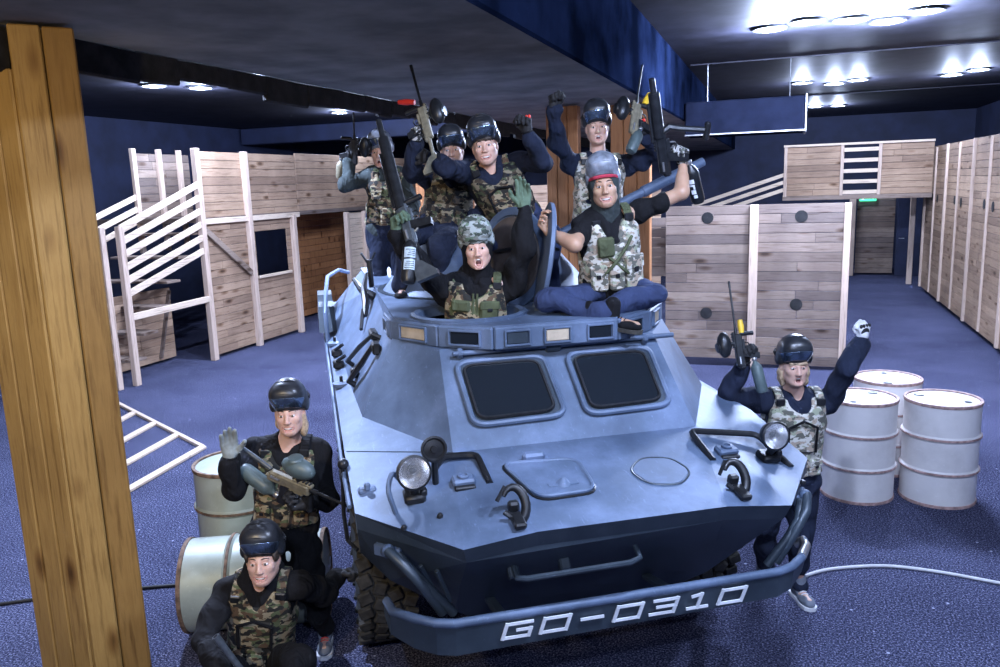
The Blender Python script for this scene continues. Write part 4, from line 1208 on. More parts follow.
# ================================================================== figures: smooth implicit surfaces meshed into one continuous skin
class Field:
    def __init__(s, lo, hi, h):
        s.lo = np.asarray(lo, float); s.h = h
        s.n = np.maximum(4, np.ceil((np.asarray(hi) - s.lo) / h).astype(int) + 1)
        s.d = np.full(tuple(s.n), 1.0, np.float32)
    def _sl(s, lo, hi):
        a = np.clip(np.floor((lo - s.lo) / s.h).astype(int), 0, s.n)
        b = np.clip(np.ceil((hi - s.lo) / s.h).astype(int) + 1, 0, s.n)
        if np.any(b <= a): return None, None
        ax = [(s.lo[i] + np.arange(a[i], b[i]) * s.h).astype(np.float32) for i in range(3)]
        return tuple(slice(a[i], b[i]) for i in range(3)), (ax[0][:, None, None], ax[1][None, :, None], ax[2][None, None, :])
    def _mix(s, sl, d, k, op):
        c = s.d[sl]
        if op == 'cut':
            if k > 0:
                h = np.maximum(k - np.abs(c + d), 0) / k
                s.d[sl] = np.maximum(c, -d) + h * h * k * .25
            else: s.d[sl] = np.maximum(c, -d)
        else:
            if k > 0:
                h = np.maximum(k - np.abs(c - d), 0) / k
                s.d[sl] = np.minimum(c, d) - h * h * k * .25
            else: s.d[sl] = np.minimum(c, d)
    def cone(s, a, b, ra, rb=None, k=.02, op='add'):
        rb = ra if rb is None else rb
        a = np.asarray(a, float); b = np.asarray(b, float)
        m = max(ra, rb) + k + .025
        sl, g = s._sl(np.minimum(a, b) - m, np.maximum(a, b) + m)
        if sl is None: return s
        ba = b - a; L2 = max(1e-9, float(ba @ ba))
        px, py, pz = g[0] - a[0], g[1] - a[1], g[2] - a[2]
        t = np.clip((px * ba[0] + py * ba[1] + pz * ba[2]) / L2, 0, 1)
        d = np.sqrt((px - t * ba[0]) ** 2 + (py - t * ba[1]) ** 2 + (pz - t * ba[2]) ** 2) - (ra + (rb - ra) * t)
        s._mix(sl, d.astype(np.float32), k, op)
        return s
    def ell(s, c, R, r, k=.03, op='add'):
        c = np.asarray(c, float); r = np.asarray(r, float)
        m = max(r) + k + .025
        sl, g = s._sl(c - m, c + m)
        if sl is None: return s
        px, py, pz = g[0] - c[0], g[1] - c[1], g[2] - c[2]
        q = [(px * R[0, i] + py * R[1, i] + pz * R[2, i]) / r[i] for i in range(3)]
        k0 = np.sqrt(q[0] ** 2 + q[1] ** 2 + q[2] ** 2)
        k1 = np.sqrt((q[0] / r[0]) ** 2 + (q[1] / r[1]) ** 2 + (q[2] / r[2]) ** 2) + 1e-6
        s._mix(sl, (k0 * (k0 - 1) / k1).astype(np.float32), k, op)
        return s
    def box(s, c, R, half, rad=.01, k=.01, op='add'):
        c = np.asarray(c, float); half = np.asarray(half, float)
        m = float(np.linalg.norm(half)) + k + .02
        sl, g = s._sl(c - m, c + m)
        if sl is None: return s
        px, py, pz = g[0] - c[0], g[1] - c[1], g[2] - c[2]
        q = [np.abs(px * R[0, i] + py * R[1, i] + pz * R[2, i]) - (half[i] - rad) for i in range(3)]
        out = np.sqrt(np.maximum(q[0], 0) ** 2 + np.maximum(q[1], 0) ** 2 + np.maximum(q[2], 0) ** 2)
        d = out + np.minimum(np.maximum(np.maximum(q[0], q[1]), q[2]), 0) - rad
        s._mix(sl, d.astype(np.float32), k, op)
        return s
    def clip(s, p, nrm):
        """keep only the side the normal points away from"""
        ax = [(s.lo[i] + np.arange(s.n[i]) * s.h).astype(np.float32) for i in range(3)]
        d = (ax[0] - p[0])[:, None, None] * nrm[0] + (ax[1] - p[1])[None, :, None] * nrm[1] + (ax[2] - p[2])[None, None, :] * nrm[2]
        s.d = np.maximum(s.d, d.astype(np.float32))
        return s
    def folds(s, amp, freq, seed=0, axis=None):
        """cloth creases: summed slanted waves"""
        r = np.random.RandomState(seed)
        idx = np.nonzero(np.abs(s.d) < .035)
        P = np.stack([s.lo[i] + idx[i] * s.h for i in range(3)], 1)
        v = np.zeros(len(P))
        for k in range(6):
            w = r.normal(size=3); w = unit(w) * freq * r.uniform(.6, 1.7)
            if axis is not None: w = w + np.asarray(axis) * freq * .8
            v += np.sin(P @ w + r.uniform(0, 6.28) + 1.3 * np.sin(P @ (w[[1, 2, 0]] * .45)))
        s.d[idx] += (amp * v / 2.2).astype(np.float32)
        return s
    def mesh(s, name, mat, parent, origin=(0, 0, 0), smooth=1):
        d = s.d; nx, ny, nz = d.shape
        sg = (d < 0)
        cnt = np.zeros((nx - 1, ny - 1, nz - 1), np.int8)
        for i in (0, 1):
            for j in (0, 1):
                for k in (0, 1):
                    cnt += sg[i:nx - 1 + i, j:ny - 1 + j, k:nz - 1 + k]
        I = np.stack(np.nonzero((cnt > 0) & (cnt < 8)), 1)
        if len(I) == 0: return None
        cid = np.full(cnt.shape, -1, np.int32)
        cid[I[:, 0], I[:, 1], I[:, 2]] = np.arange(len(I))
        acc = np.zeros((len(I), 3)); num = np.zeros(len(I))
        cor = {(i, j, k): d[I[:, 0] + i, I[:, 1] + j, I[:, 2] + k] for i in (0, 1) for j in (0, 1) for k in (0, 1)}
        for ax in range(3):
            for u in (0, 1):
                for v in (0, 1):
                    a = [0, 0, 0]; a[(ax + 1) % 3] = u; a[(ax + 2) % 3] = v
                    b = list(a); b[ax] = 1
                    da, db = cor[tuple(a)], cor[tuple(b)]
                    m = (da < 0) != (db < 0)
                    t = np.where(m, da / np.where(m, da - db, 1), 0)
                    p = np.zeros((len(I), 3)); p[:] = a; p[:, ax] = t
                    acc[m] += p[m]; num[m] += 1
        vtx = (I + acc / num[:, None]) * s.h + s.lo
        quads = []
        for ax in range(3):
            sh = [slice(0, None)] * 3; s1 = list(sh); s0 = list(sh)
            s0[ax] = slice(0, -1); s1[ax] = slice(1, None)
            e = sg[tuple(s0)] != sg[tuple(s1)]
            E = np.stack(np.nonzero(e), 1)
            u, v = (ax + 1) % 3, (ax + 2) % 3
            ok = (E[:, u] > 0) & (E[:, v] > 0) & (E[:, u] < d.shape[u] - 1) & (E[:, v] < d.shape[v] - 1)
            E = E[ok]
            c = []
            for du, dv in ((-1, -1), (0, -1), (0, 0), (-1, 0)):
                q = E.copy(); q[:, u] += du; q[:, v] += dv
                c.append(cid[q[:, 0], q[:, 1], q[:, 2]])
            q = np.stack(c, 1)
            fl = ~sg[E[:, 0], E[:, 1], E[:, 2]]
            q[fl] = q[fl][:, ::-1]
            quads.append(q)
        Q = np.concatenate(quads)
        Q = Q[(Q >= 0).all(1)]
        # keep the connected pieces that matter: drop crumbs
        for _ in range(smooth):
            a = np.zeros_like(vtx); w = np.zeros(len(vtx))
            for i in range(4):
                np.add.at(a, Q[:, i], vtx[Q[:, (i + 1) % 4]]); np.add.at(w, Q[:, i], 1)
                np.add.at(a, Q[:, i], vtx[Q[:, i - 1]]); np.add.at(w, Q[:, i], 1)
            vtx = vtx * .5 + .5 * a / np.maximum(w, 1)[:, None]
        vtx = vtx - np.asarray(origin)
        me = bpy.data.meshes.new(name)
        me.vertices.add(len(vtx)); me.vertices.foreach_set('co', vtx.astype(np.float32).ravel())
        me.loops.add(len(Q) * 4); me.loops.foreach_set('vertex_index', Q.astype(np.int32).ravel())
        me.polygons.add(len(Q)); me.polygons.foreach_set('loop_start', np.arange(0, len(Q) * 4, 4, dtype=np.int32))
        me.update(calc_edges=True)
        me.validate()
        return link(name, me, mat, parent, True)

def hand_prims(W, d, n, side, curl, spread=.12, sc=1.0, thumb_curl=None):
    """cones of one hand: W wrist, d towards the fingers, n where the palm faces, side +1/-1 sets the thumb's side"""
    d = unit(d); n = unit(n - d * (n @ d)); l = np.cross(d, n) * side
    tc = curl if thumb_curl is None else thumb_curl
    out = []
    offs = (.034, .0115, -.011, -.032)
    lens = ((.043, .026, .021), (.047, .030, .022), (.043, .028, .021), (.034, .021, .018))
    for i in range(4):
        w0 = W + (l * offs[i] * .45) * sc
        kn = W + (d * (.088 - .008 * abs(i - 1)) + l * offs[i]) * sc
        out.append((w0, kn, .015 * sc, .0125 * sc, .014))
        p = kn; ang = 0.0
        fan = l * (offs[i] * spread * 14 * (1 - curl))
        for j, L in enumerate(lens[i]):
            ang += curl * (1.25, 1.55, 1.0)[j] * (1 + .06 * (i - 1.5)) + .08
            v = unit(d * math.cos(ang) + n * math.sin(ang) + fan * .6)
            q = p + v * L * sc
            out.append((p, q, (.0105, .0092, .0082)[j] * sc, (.0095, .0085, .0070)[j] * sc, .004))
            p = q
    p = W + (d * .022 + l * .026) * sc
    ang = 0
    base = unit(l * .75 + d * .75 + n * .25)
    for j, L in enumerate((.042, .034, .027)):
        v = unit(base * (1 - .45 * tc * j) + (d * .35 - l * .45 * j + n * .55) * tc * (.4 + .5 * j))
        q = p + v * L * sc
        out.append((p, q, (.015, .012, .010)[j] * sc, (.012, .010, .0085)[j] * sc, .006))
        p = q
    return out

class Person:
    def __init__(s, label, foot, group=None):
        s.o = np.asarray(foot, float)
        s.root = thing('person', label, 'person', s.o)
        s.seed = len(label)
        s.skin = 'skin_a'
    # --- torso axes
    def torso(s, P, N, SA, SB):
        s.P, s.N, s.SA, s.SB = map(np.asarray, (P, N, SA, SB))
        s.up = unit(s.N - s.P); s.L = float(np.linalg.norm(s.N - s.P))
        r = s.SB - s.SA; r = unit(r - s.up * (r @ s.up)); s.rt = r
        s.fw = np.cross(r, s.up)
        s.TR = np.array([s.rt, s.fw, s.up]).T
        return s
    def tp(s, x, f, u):              # torso coordinates, u in fractions of torso length
        return s.P + s.rt * x + s.fw * f + s.up * (u * s.L)
    def torso_prims(s, F, g=0.0):
        R = s.TR
        F.ell(s.tp(0, .005, .02), R, (.165 + g, .118 + g, .12 + g), .05)
        F.ell(s.tp(0, .012, .36), R, (.148 + g, .105 + g, .19 + g), .06)
        F.ell(s.tp(0, .006, .70), R, (.168 + g, .112 + g, .17 + g), .06)
        F.ell(s.tp(0, -.005, .88), R, (.165 + g, .088 + g, .085 + g), .05)
    def head(s, c, fw, up, sc=1.0):
        s.hc = np.asarray(c, float); s.hs = sc
        s.hu = unit(up); f = np.asarray(fw, float); s.hf = unit(f - s.hu * (f @ s.hu)); s.hx = np.cross(s.hu, s.hf) * -1
        # x towards the B shoulder
        if s.hx @ (s.SB - s.SA) < 0: s.hx = -s.hx
        s.HR = np.array([s.hx, s.hf, s.hu]).T
        return s
    def hp(s, x, f, u): return s.hc + (s.hx * x + s.hf * f + s.hu * u) * s.hs
    def arms(s, EA, WA, EB, WB, handA, handB):
        """hand = dict(d, n, curl, glove, thumb side)"""
        s.EA, s.WA, s.EB, s.WB = map(np.asarray, (EA, WA, EB, WB)); s.hA, s.hB = handA, handB
        return s
    def legs(s, KA, AA, KB, AB, footA=(0, -1, 0), footB=(0, -1, 0)):
        s.KA, s.AA, s.KB, s.AB = map(np.asarray, (KA, AA, KB, AB)); s.fA, s.fB = map(unit, (footA, footB))
        s.HA = s.P - s.rt * .09 - s.up * .03; s.HB = s.P + s.rt * .09 - s.up * .03
        return s
    def bounds(s, pts, m): 
        a = np.array(pts); return a.min(0) - m, a.max(0) + m
    def body(s, mouth='smile', h=.0065):
        pts = [s.P, s.N, s.SA, s.SB, s.EA, s.WA, s.EB, s.WB, s.hc + s.hu * .12, s.KA, s.AA, s.KB, s.AB]
        for hd, w in ((s.hA, s.WA), (s.hB, s.WB)): pts.append(w + unit(hd['d']) * .12)
        F = Field(*s.bounds(pts, .21), h)
        s.torso_prims(F, -.012)
        nk = s.hp(0, -.025, -.055)
        F.cone(s.N - s.up * .02, nk, .062, .054, .03)
        for S in (s.SA, s.SB): F.cone(s.N + s.up * .0, S, .042, .052, .04)
        for S, E, W in ((s.SA, s.EA, s.WA), (s.SB, s.EB, s.WB)):
            kk = 1.0 if getattr(s, 'bare', False) else .84
            F.cone(S, E, .052 * kk, .040 * kk, .03); F.cone(E, W, .041 * kk, .027, .02)
            F.cone(E + (W - E) * .1, E + (W - E) * .5, .042 * kk, .036 * kk, .02)
        for H, K, A in ((s.HA, s.KA, s.AA), (s.HB, s.KB, s.AB)):
            F.cone(H, K, .066, .044, .04); F.cone(K, A, .042, .028, .02)
        for A, f in ((s.AA, s.fA), (s.AB, s.fB)):
            F.cone(A - V(0, 0, .05) - f * .03, A - V(0, 0, .06) + f * .14, .034, .028, .02)
        # head
        R, sc = s.HR, s.hs
        E = lambda c, r, k=.02, op='add': F.ell(s.hp(*c), R, np.array(r) * sc, k * sc, op)
        C = lambda a, b, r0, r1, k=.012, op='add': F.cone(s.hp(*a), s.hp(*b), r0 * sc, r1 * sc, k * sc, op)
        E((0, -.014, .03), (.076, .096, .090)); E((0, .020, -.034), (.066, .070, .082), .03)
        for q in (-1, 1):
            C((q * .052, .0, -.052), (q * .020, .056, -.096), .020, .019, .03)
            E((q * .040, .058, -.022), (.023, .020, .020), .02)
            E((q * .077, -.008, -.008), (.010, .020, .031), .008)
        E((0, .066, -.100), (.021, .017, .017), .02)
        C((-.036, .076, .021), (.036, .076, .021), .0105, .0105, .015)
        C((0, .086, .008), (0, .104, -.034), .0080, .0112, .014)
        for q in (-1, 1):
            E((q * .0125, .097, -.038), (.0095, .010, .008), .006)
            E((q * .031, .096, .001), (.017, .013, .012), .010, 'cut')
        op = {'smile': .0135, 'open': .019, 'shout': .026, 'closed': .003}[mouth]
        mz = -.068 - op * .45
        s.m = (op, mz)
        C((-.019, .082, -.062), (.019, .082, -.062), .0075, .0075, .010)
        C((-.017, .081, mz - op - .006), (.017, .081, mz - op - .006), .0078, .0078, .010)
        wide = .034 if mouth == 'smile' else .024
        s.mw = wide
        if op > .004: E((0, .094, mz), (wide, .022, op), .004, 'cut')
        for S_, W, hd in ((s.EA, s.WA, s.hA), (s.EB, s.WB, s.hB)):
            for (a, b, r0, r1, k) in hand_prims(W, hd['d'], hd['n'], hd['side'], hd['curl'], hd.get('spread', .12), hd.get('sc', 1.0), hd.get('tc')):
                F.cone(a, b, r0, r1, k)
        b = F.mesh('body', s.skin, s.root, s.o)
        s.face(mouth)
        return b
    def face(s, mouth):
        sc = s.hs; R = s.HR; op, mz = s.m
        for q in (-1, 1):
            mb = MB(); mb.ball(s.hp(q * .031, .0795, .001) - s.o, np.array((.0120, .0115, .0068)) * sc, R, 14, 10)
            e = mb.build('eye', 'eye_white', s.root)
            mb = MB(); mb.ball(s.hp(q * .031, .0868, .0002) - s.o, np.array((.0066, .0050, .0064)) * sc, R, 12, 8); mb.build('iris', 'iris', e)
            mb = MB(); mb.tube([s.hp(q * (.018 + .024 * t), .0890 - .013 * t * t, .0060 + .0035 * math.sin(PI * t)) - s.o for t in np.linspace(0, 1, 6)], .0042 * sc, 6); mb.build('eyelid', s.skin, e)
            mb = MB(); mb.tube([s.hp(q * (.013 + .036 * t), .0915 - .018 * t * t, .024 + .007 * math.sin(PI * (t * .9 + .1))) - s.o for t in np.linspace(0, 1, 7)], [.0018 * sc, .0027 * sc, .0029 * sc, .0027 * sc, .0024 * sc, .002 * sc, .0014 * sc], 6)
            mb.build('eyebrow', 'hair_dark', s.root)
        w = s.mw
        lift = .011 if mouth == 'smile' else 0.0
        ring = []
        for k in range(20):
            a = 2 * PI * k / 20
            x = w * math.cos(a); z = (op + .004) * math.sin(a) * (.55 if (mouth == 'smile' and math.sin(a) > 0) else 1.0) + lift * (x / w) ** 2
            ring.append(s.hp(x, .0875 - .010 * (x / w) ** 2, mz + z) - s.o)
        mb = MB(); mb.tube(ring, .0033 * sc, 6, closed=True); lp = mb.build('lips', 'lips', s.root)
        if op > .004:
            mb = MB(); mb.ball(s.hp(0, .071, mz + lift * .3) - s.o, np.array((w * .98, .010, op)) * sc, R, 16, 8); mb.build('mouth_inside', 'mouth', lp)
            mb = MB(); mb.tube([s.hp(w * .80 * t, .0815 - .008 * t * t, mz + op * (.22 if mouth == 'smile' else .70) + lift * t * t) - s.o for t in np.linspace(-1, 1, 9)], (.0058 if mouth == 'smile' else .0036) * sc, 6); mb.build('teeth', 'teeth', lp)
            if op > .01:
                mb = MB(); mb.ball(s.hp(0, .078, mz - op * .55) - s.o, np.array((w * .62, .008, op * .32)) * sc, R, 12, 8); mb.build('tongue', 'lips', lp)
    # --- clothes
    def jacket(s, mat, short=False, collar=True, h=.009, hood=False, g=.016):
        pts = [s.P, s.N, s.SA, s.SB, s.EA, s.EB]
        if short is not True: pts += [s.WA, s.WB]
        F = Field(*s.bounds(pts, .23), h)
        s.torso_prims(F, g)
        for S in (s.SA, s.SB): F.cone(s.N + s.up * .0, S, .048, .062, .04)
        for i, (S, E, W) in enumerate(((s.SA, s.EA, s.WA), (s.SB, s.EB, s.WB))):
            if short is True or (short == 'B' and i == 1) or (short == 'A' and i == 0):
                F.cone(S, S + (E - S) * .55, .068, .064, .03)
            else:
                F.cone(S, E, .073, .064, .035); F.cone(E, W - unit(W - E) * .03, .065, .052, .02)
                F.cone(W - unit(W - E) * .035, W - unit(W - E) * .012, .042, .040, .006)
        F.folds(.0105, 30, s.seed)
        if collar:
            F.cone(s.N - s.up * .01, s.N + s.up * .035 + s.fw * .005, .078, .068, .02)
            F.cone(s.N + s.up * .075 + s.fw * .03, s.N + s.up * .0 + s.fw * .085, .058, .03, .01, 'cut')
        if hood: F.ell(s.N - s.fw * .05 + s.up * .03, s.TR, (.11, .07, .07), .03)
        s.jk = F.mesh('jacket', mat, s.root, s.o)
        return s
    def trousers(s, mat, h=.010, g=.018, calf=.056):
        pts = [s.P, s.HA, s.HB, s.KA, s.KB, s.AA, s.AB]
        F = Field(*s.bounds(pts, .2), h)
        F.ell(s.tp(0, .0, .0), s.TR, (.165 + g, .118 + g, .125 + g), .05)
        F.ell(s.tp(0, .01, .18), s.TR, (.150 + g, .106 + g, .08), .05)
        for H, K, A in ((s.HA, s.KA, s.AA), (s.HB, s.KB, s.AB)):
            F.cone(H, K, .088 + g * .8, .066 + g * .6, .05); F.cone(K, A + (K - A) * .02, .066 + g * .6, calf, .03)
        F.folds(.013, 24, s.seed + 3)
        o = F.mesh('trousers', mat, s.root, s.o)
        mb = MB()
        ring = [s.tp(.170 * math.cos(a), .008 + .124 * math.sin(a), .20) - s.o for a in np.linspace(0, 2 * PI, 28, endpoint=False)]
        mb.tube(ring, .016, 6, closed=True); mb.build('belt', 'black_cloth', o)
        return s
    def shoes(s, mat='black_cloth', sole='rubber'):
        for A, f in ((s.AA, s.fA), (s.AB, s.fB)):
            f = unit(f); u = V(0, 0, 1); u = unit(u - f * (u @ f)); x = np.cross(f, u); R = np.array([x, f, u]).T
            q = lambda a, b, c: A + x * a + f * b + u * c
            F = Field(*s.bounds([q(0, -.09, -.12), q(0, .24, .06)], .09), .0055)
            F.ell(q(0, -.02, -.045), R, (.040, .058, .048), .02); F.ell(q(0, .10, -.062), R, (.046, .085, .032), .03); F.cone(q(0, 0, -.02), q(0, .0, .045), .047, .045, .02)
            F.clip(q(0, 0, -.085), -u)
            o = F.mesh('shoe', mat, s.root, s.o)
            mb = MB(); 
            out = [(.036, -.075), (.044, -.03), (.040, .03), (.050, .10), (.044, .16), (.018, .188), (-.018, .188), (-.044, .16), (-.050, .10), (-.040, .03), (-.044, -.03), (-.036, -.075)]
            mb.prism([q(a, b, -.098) - s.o for a, b in out], u * .022); mb.build('sole', sole, o)
            mb = MB()
            for k in range(4): mb.tube([q(-.022, .035 + .022 * k, -.022 - .006 * k) - s.o, q(0, .038 + .022 * k, -.014 - .006 * k) - s.o, q(.022, .035 + .022 * k, -.022 - .006 * k) - s.o], .004, 6)
            mb.build('laces', s.lace if hasattr(s, 'lace') else 'black_cloth', o, merge=False)
        return s
    def gloves(s, A=None, B=None):
        for W, E, hd, mat in ((s.WA, s.EA, s.hA, A), (s.WB, s.EB, s.hB, B)):
            if not mat: continue
            d = unit(hd['d'])
            F = Field(*s.bounds([W - d * .05, W + d * .12], .13), .0038)
            for (a, b, r0, r1, k) in hand_prims(W, hd['d'], hd['n'], hd['side'], hd['curl'], hd.get('spread', .12), hd.get('sc', 1.0), hd.get('tc')):
                F.cone(a, b, r0 + .0032, r1 + .0032, k)
            F.cone(W - unit(W - E) * .012, W + d * .03, .033, .034, .015)
            main, back = mat if isinstance(mat, tuple) else (mat, None)
            o = F.mesh('glove', main, s.root, s.o)
            n = unit(hd['n'] - d * (hd['n'] @ d)); l = np.cross(d, n)
            mb = MB(); ring = [W + d * .0 + (n * math.cos(a) + l * math.sin(a)) * .036 - s.o for a in np.linspace(0, 2 * PI, 20, endpoint=False)]
            mb.tube(ring, .006, 6, closed=True); mb.build('cuff_band', 'black_cloth', o)
            if back:
                mb = MB()
                mb.ball(W + d * .055 - n * .014 - s.o, (.036, .030, .009), np.array([l, d, n]).T, 16, 8)
                for i in range(4):
                    of = (.034, .0115, -.011, -.032)[i]
                    mb.ball(W + d * .094 + l * of * hd['side'] - n * .008 - s.o, (.010, .014, .010), np.array([l, d, n]).T, 10, 8)
                mb.build('knuckle_pad', back, o, merge=False)
        return s
    def vest(s, mat, pouch=None, strap='olive', g=.036, lo=.10, hi=.86, front='pouches'):
        F = Field(*s.bounds([s.P, s.N, s.SA, s.SB], .25), .009)
        s.torso_prims(F, g)
        for S in (s.SA, s.SB): F.cone(s.N + s.up * .0, s.N + (S - s.N) * .62, .055, .062, .03)
        F.clip(s.tp(0, 0, hi + .12), s.up); F.clip(s.tp(0, 0, lo), -s.up)
        for S, q in ((s.SA, -1), (s.SB, 1)):
            F.cone(S + s.up * .04 + s.rt * q * .015, S - s.up * .14 + s.rt * q * .055, .088, .085, .015, 'cut')
        F.cone(s.N + s.fw * .02 + s.up * .05, s.N + s.fw * .16 - s.up * .02, .082, .075, .015, 'cut')
        F.folds(.0045, 40, s.seed + 9)
        v = F.mesh('vest', mat, s.root, s.o)
        pm = pouch or mat
        def fsurf(x, u):             # a point on the vest's front
            uu = u * s.L
            best = 0
            for (c0, cu, r) in ((.005, .02, (.165, .118, .12)), (.012, .36, (.148, .105, .19)), (.006, .70, (.168, .112, .17))):
                q = 1 - (x / (r[0] + g)) ** 2 - ((uu - cu * s.L) / (r[2] + g)) ** 2
                if q > 0: best = max(best, c0 + (r[1] + g) * math.sqrt(q))
            return best
        def pouch_at(x, u, w, hgt, dep, m, flap=True):
            f = fsurf(x, u)
            c = s.tp(x, f + dep * .35, u)
            yaw = -x * 3.2
            R = s.TR @ rot3((0, 0, 1), yaw)
            mb = MB(); mb.box(c - s.o, (w, dep, hgt), R, .012)
            o = mb.build('pouch', m, v)
            if flap:
                mb = MB(); mb.box(c + s.up * hgt * .30 + R @ V(0, dep * .42, 0) - s.o, (w * 1.04, dep * .35, hgt * .42), R, .008); mb.build('flap', m, o)
                mb = MB(); mb.box(c + s.up * hgt * .08 + R @ V(0, dep * .60, 0) - s.o, (w * .26, .010, hgt * .16), R, .003); mb.build('buckle', 'black_metal', o)
        if front == 'pouches':
            for x in (-.105, .0, .105): pouch_at(x, .26, .088, .13, .045, pm)
            pouch_at(-.075, .62, .10, .11, .035, pm); pouch_at(.075, .62, .10, .11, .035, pm)
        elif front == 'panel':
            pouch_at(0, .56, .17, .18, .03, pm, False)
            for x in (-.10, .0, .10): pouch_at(x, .22, .085, .11, .04, pm)
            mb = MB(); mb.tube([s.tp(x, fsurf(x, u) + .04, u) - s.o for x, u in ((-.085, .42), (-.088, .70), (0, .78), (.088, .70), (.085, .42))], .009, 6); mb.build('edge_binding', 'black_cloth', v)
        elif front == 'zip':
            pouch_at(-.085, .30, .115, .17, .05, pm); pouch_at(.085, .28, .12, .15, .045, pm); pouch_at(.085, .62, .115, .12, .035, strap, True)
            pouch_at(-.085, .68, .115, .07, .03, strap, False)
            for x in (-.012, .012):
                mb = MB(); mb.tube([s.tp(x, fsurf(x, u) + .004, u) - s.o for u in np.linspace(.12, .86, 8)], .007, 6); mb.build('zip_edge', strap, v)
        elif front == 'rig':
            pouch_at(-.10, .24, .10, .16, .05, pm); pouch_at(.0, .24, .09, .16, .05, pm); pouch_at(.11, .28, .12, .20, .06, pm)
            pouch_at(-.05, .66, .10, .12, .03, strap, False)
            for a, b in (((-.14, .15), (.12, .75)), ((.14, .12), (-.05, .55))):
                mb = MB(); mb.tube([s.tp(a[0] + (b[0] - a[0]) * t, fsurf(a[0] + (b[0] - a[0]) * t, a[1] + (b[1] - a[1]) * t) + .048 * math.sin(PI * t), a[1] + (b[1] - a[1]) * t) - s.o for t in np.linspace(0, 1, 8)], .010, 6); mb.build('webbing', strap, v)
        for q, S in ((-1, s.SA), (1, s.SB)):         # shoulder straps with buckles
            pts_ = []
            for t in np.linspace(0, 1, 9):
                a = -1.15 + 2.5 * t
                c = s.N + (S - s.N) * .60 + s.up * (-.02)
                pts_.append(c + s.fw * .105 * math.sin(-a) * 1.0 + s.up * .088 * math.cos(a))
            mb = MB()
            for i in range(8): mb.beam(pts_[i] - s.o, pts_[i + 1] - s.o, .050, .012, unit(pts_[i] - (s.N + (S - s.N) * .6) + s.up * .02), .003)
            o = mb.build('shoulder_strap', strap, v, merge=False)
            mb = MB(); mb.box(pts_[0] + s.fw * .012 - s.up * .01 - s.o, (.055, .016, .045), s.TR, .005); mb.build('buckle', 'black_metal', o)
        return s
    def mask(s, mat, lens='visor', tilt=0.0, lift=0.0, strap='black_cloth', ribs=True, big=1.0, shift=0.0):
        """paintball mask pushed up on top of the head"""
        ct, st = math.cos(tilt), math.sin(tilt)
        fx = s.hf * ct + s.hu * st; ux = s.hu * ct - s.hf * st
        R = np.array([s.hx, fx, ux]).T
        q = lambda x, f, u: s.hc + (s.hx * x + fx * f + ux * (u + lift)) * s.hs * big
        F = Field(*s.bounds([q(0, 0, .1)], .26), .0055)
        r_ = lambda *a: np.array(a) * s.hs * big
        def shell(F, g):
            F.ell(q(0, -.012, .090), R, r_(.097, .112, .108) + g, .02)
            F.ell(q(0, .046, .112), R, r_(.084, .082, .088) + g, .04)
            F.cone(q(-.040, .080, .118), q(.040, .080, .118), .044 * s.hs + g, .044 * s.hs + g, .04)
        shell(F, 0)
        for x in (-1, 1): F.ell(q(x * .090, -.005, .055), R, r_(.018, .050, .040), .02)
        F.ell(q(0, -.018, .03), R, r_(.079, .099, .094), .0, 'cut')
        cutp, cutn = q(0, .085, .030), unit(-ux * 1.0 + fx * .28)
        F.clip(cutp, cutn)
        m = F.mesh('mask', mat, s.root, s.o)
        F = Field(*s.bounds([q(0, .06, .085)], .19), .005)
        shell(F, .0028)
        F.ell(q(0, .0, .09), R, r_(.09, .105, .10), .0, 'cut')
        F.clip(q(0, .12, .103), unit(ux - fx * .12)); F.clip(q(0, .12, .050), unit(-ux + fx * .22)); F.clip(q(0, .050, 0), -fx)
        F.mesh('lens', lens, m, s.o)
        # raised lens frame and the vent ridges of the upturned jaw piece
        def on_shell(az, u):
            """first point outside the shell along a horizontal ray"""
            best = .0
            for (c0, cu, r) in ((-.012, .090, (.097, .112, .108)), (.046, .112, (.084, .082, .088)), (.062, .118, (.080, .068, .050))):
                dx_, df_ = math.sin(az), math.cos(az)
                k = 1 - ((u - cu) / r[2]) ** 2
                if k <= 0: continue
                A_ = (dx_ / r[0]) ** 2 + (df_ / r[1]) ** 2; B_ = 2 * df_ * (-c0) / r[1] ** 2; C_ = (c0 / r[1]) ** 2 - k
                disc = B_ * B_ - 4 * A_ * C_
                if disc > 0: best = max(best, (-B_ + math.sqrt(disc)) / (2 * A_))
            return q(math.sin(az) * (best + .002), math.cos(az) * (best + .002), u) - s.o
        mb = MB()
        mb.tube([on_shell(a, .108 - .012 * abs(a)) for a in np.linspace(-1.15, 1.15, 19)], .0055, 6)
        mb.tube([on_shell(a, .050 + .006 * abs(a)) for a in np.linspace(-1.15, 1.15, 19)], .0055, 6)
        mb.build('lens_frame', mat, m, merge=False)
        if ribs:
            mb = MB()
            for k in range(4): mb.tube([on_shell(a, .126 + .021 * k - .020 * a * a) for a in np.linspace(-.95, .95, 13)], [.003] + [.0055] * 11 + [.003], 6)
            mb.build('vent_ridge', mat, m, merge=False)
        mb = MB(); mb.tube([q(.100 * math.sin(a), -.012 - .118 * math.cos(a), .085 + .03 * math.cos(a)) - s.o for a in np.linspace(-1.6, 1.6, 18)], .012 * s.hs, 6); mb.build('strap', strap, m)
        return s
    def hair(s, mat, blobs):
        F = Field(*s.bounds([s.hp(*b[0]) for b in blobs], .12), .006)
        for c, r in blobs: F.ell(s.hp(*c), s.HR, np.array(r) * s.hs, .02)
        F.folds(.004, 90, s.seed + 5)
        F.mesh('hair', mat, s.root, s.o)
        return s
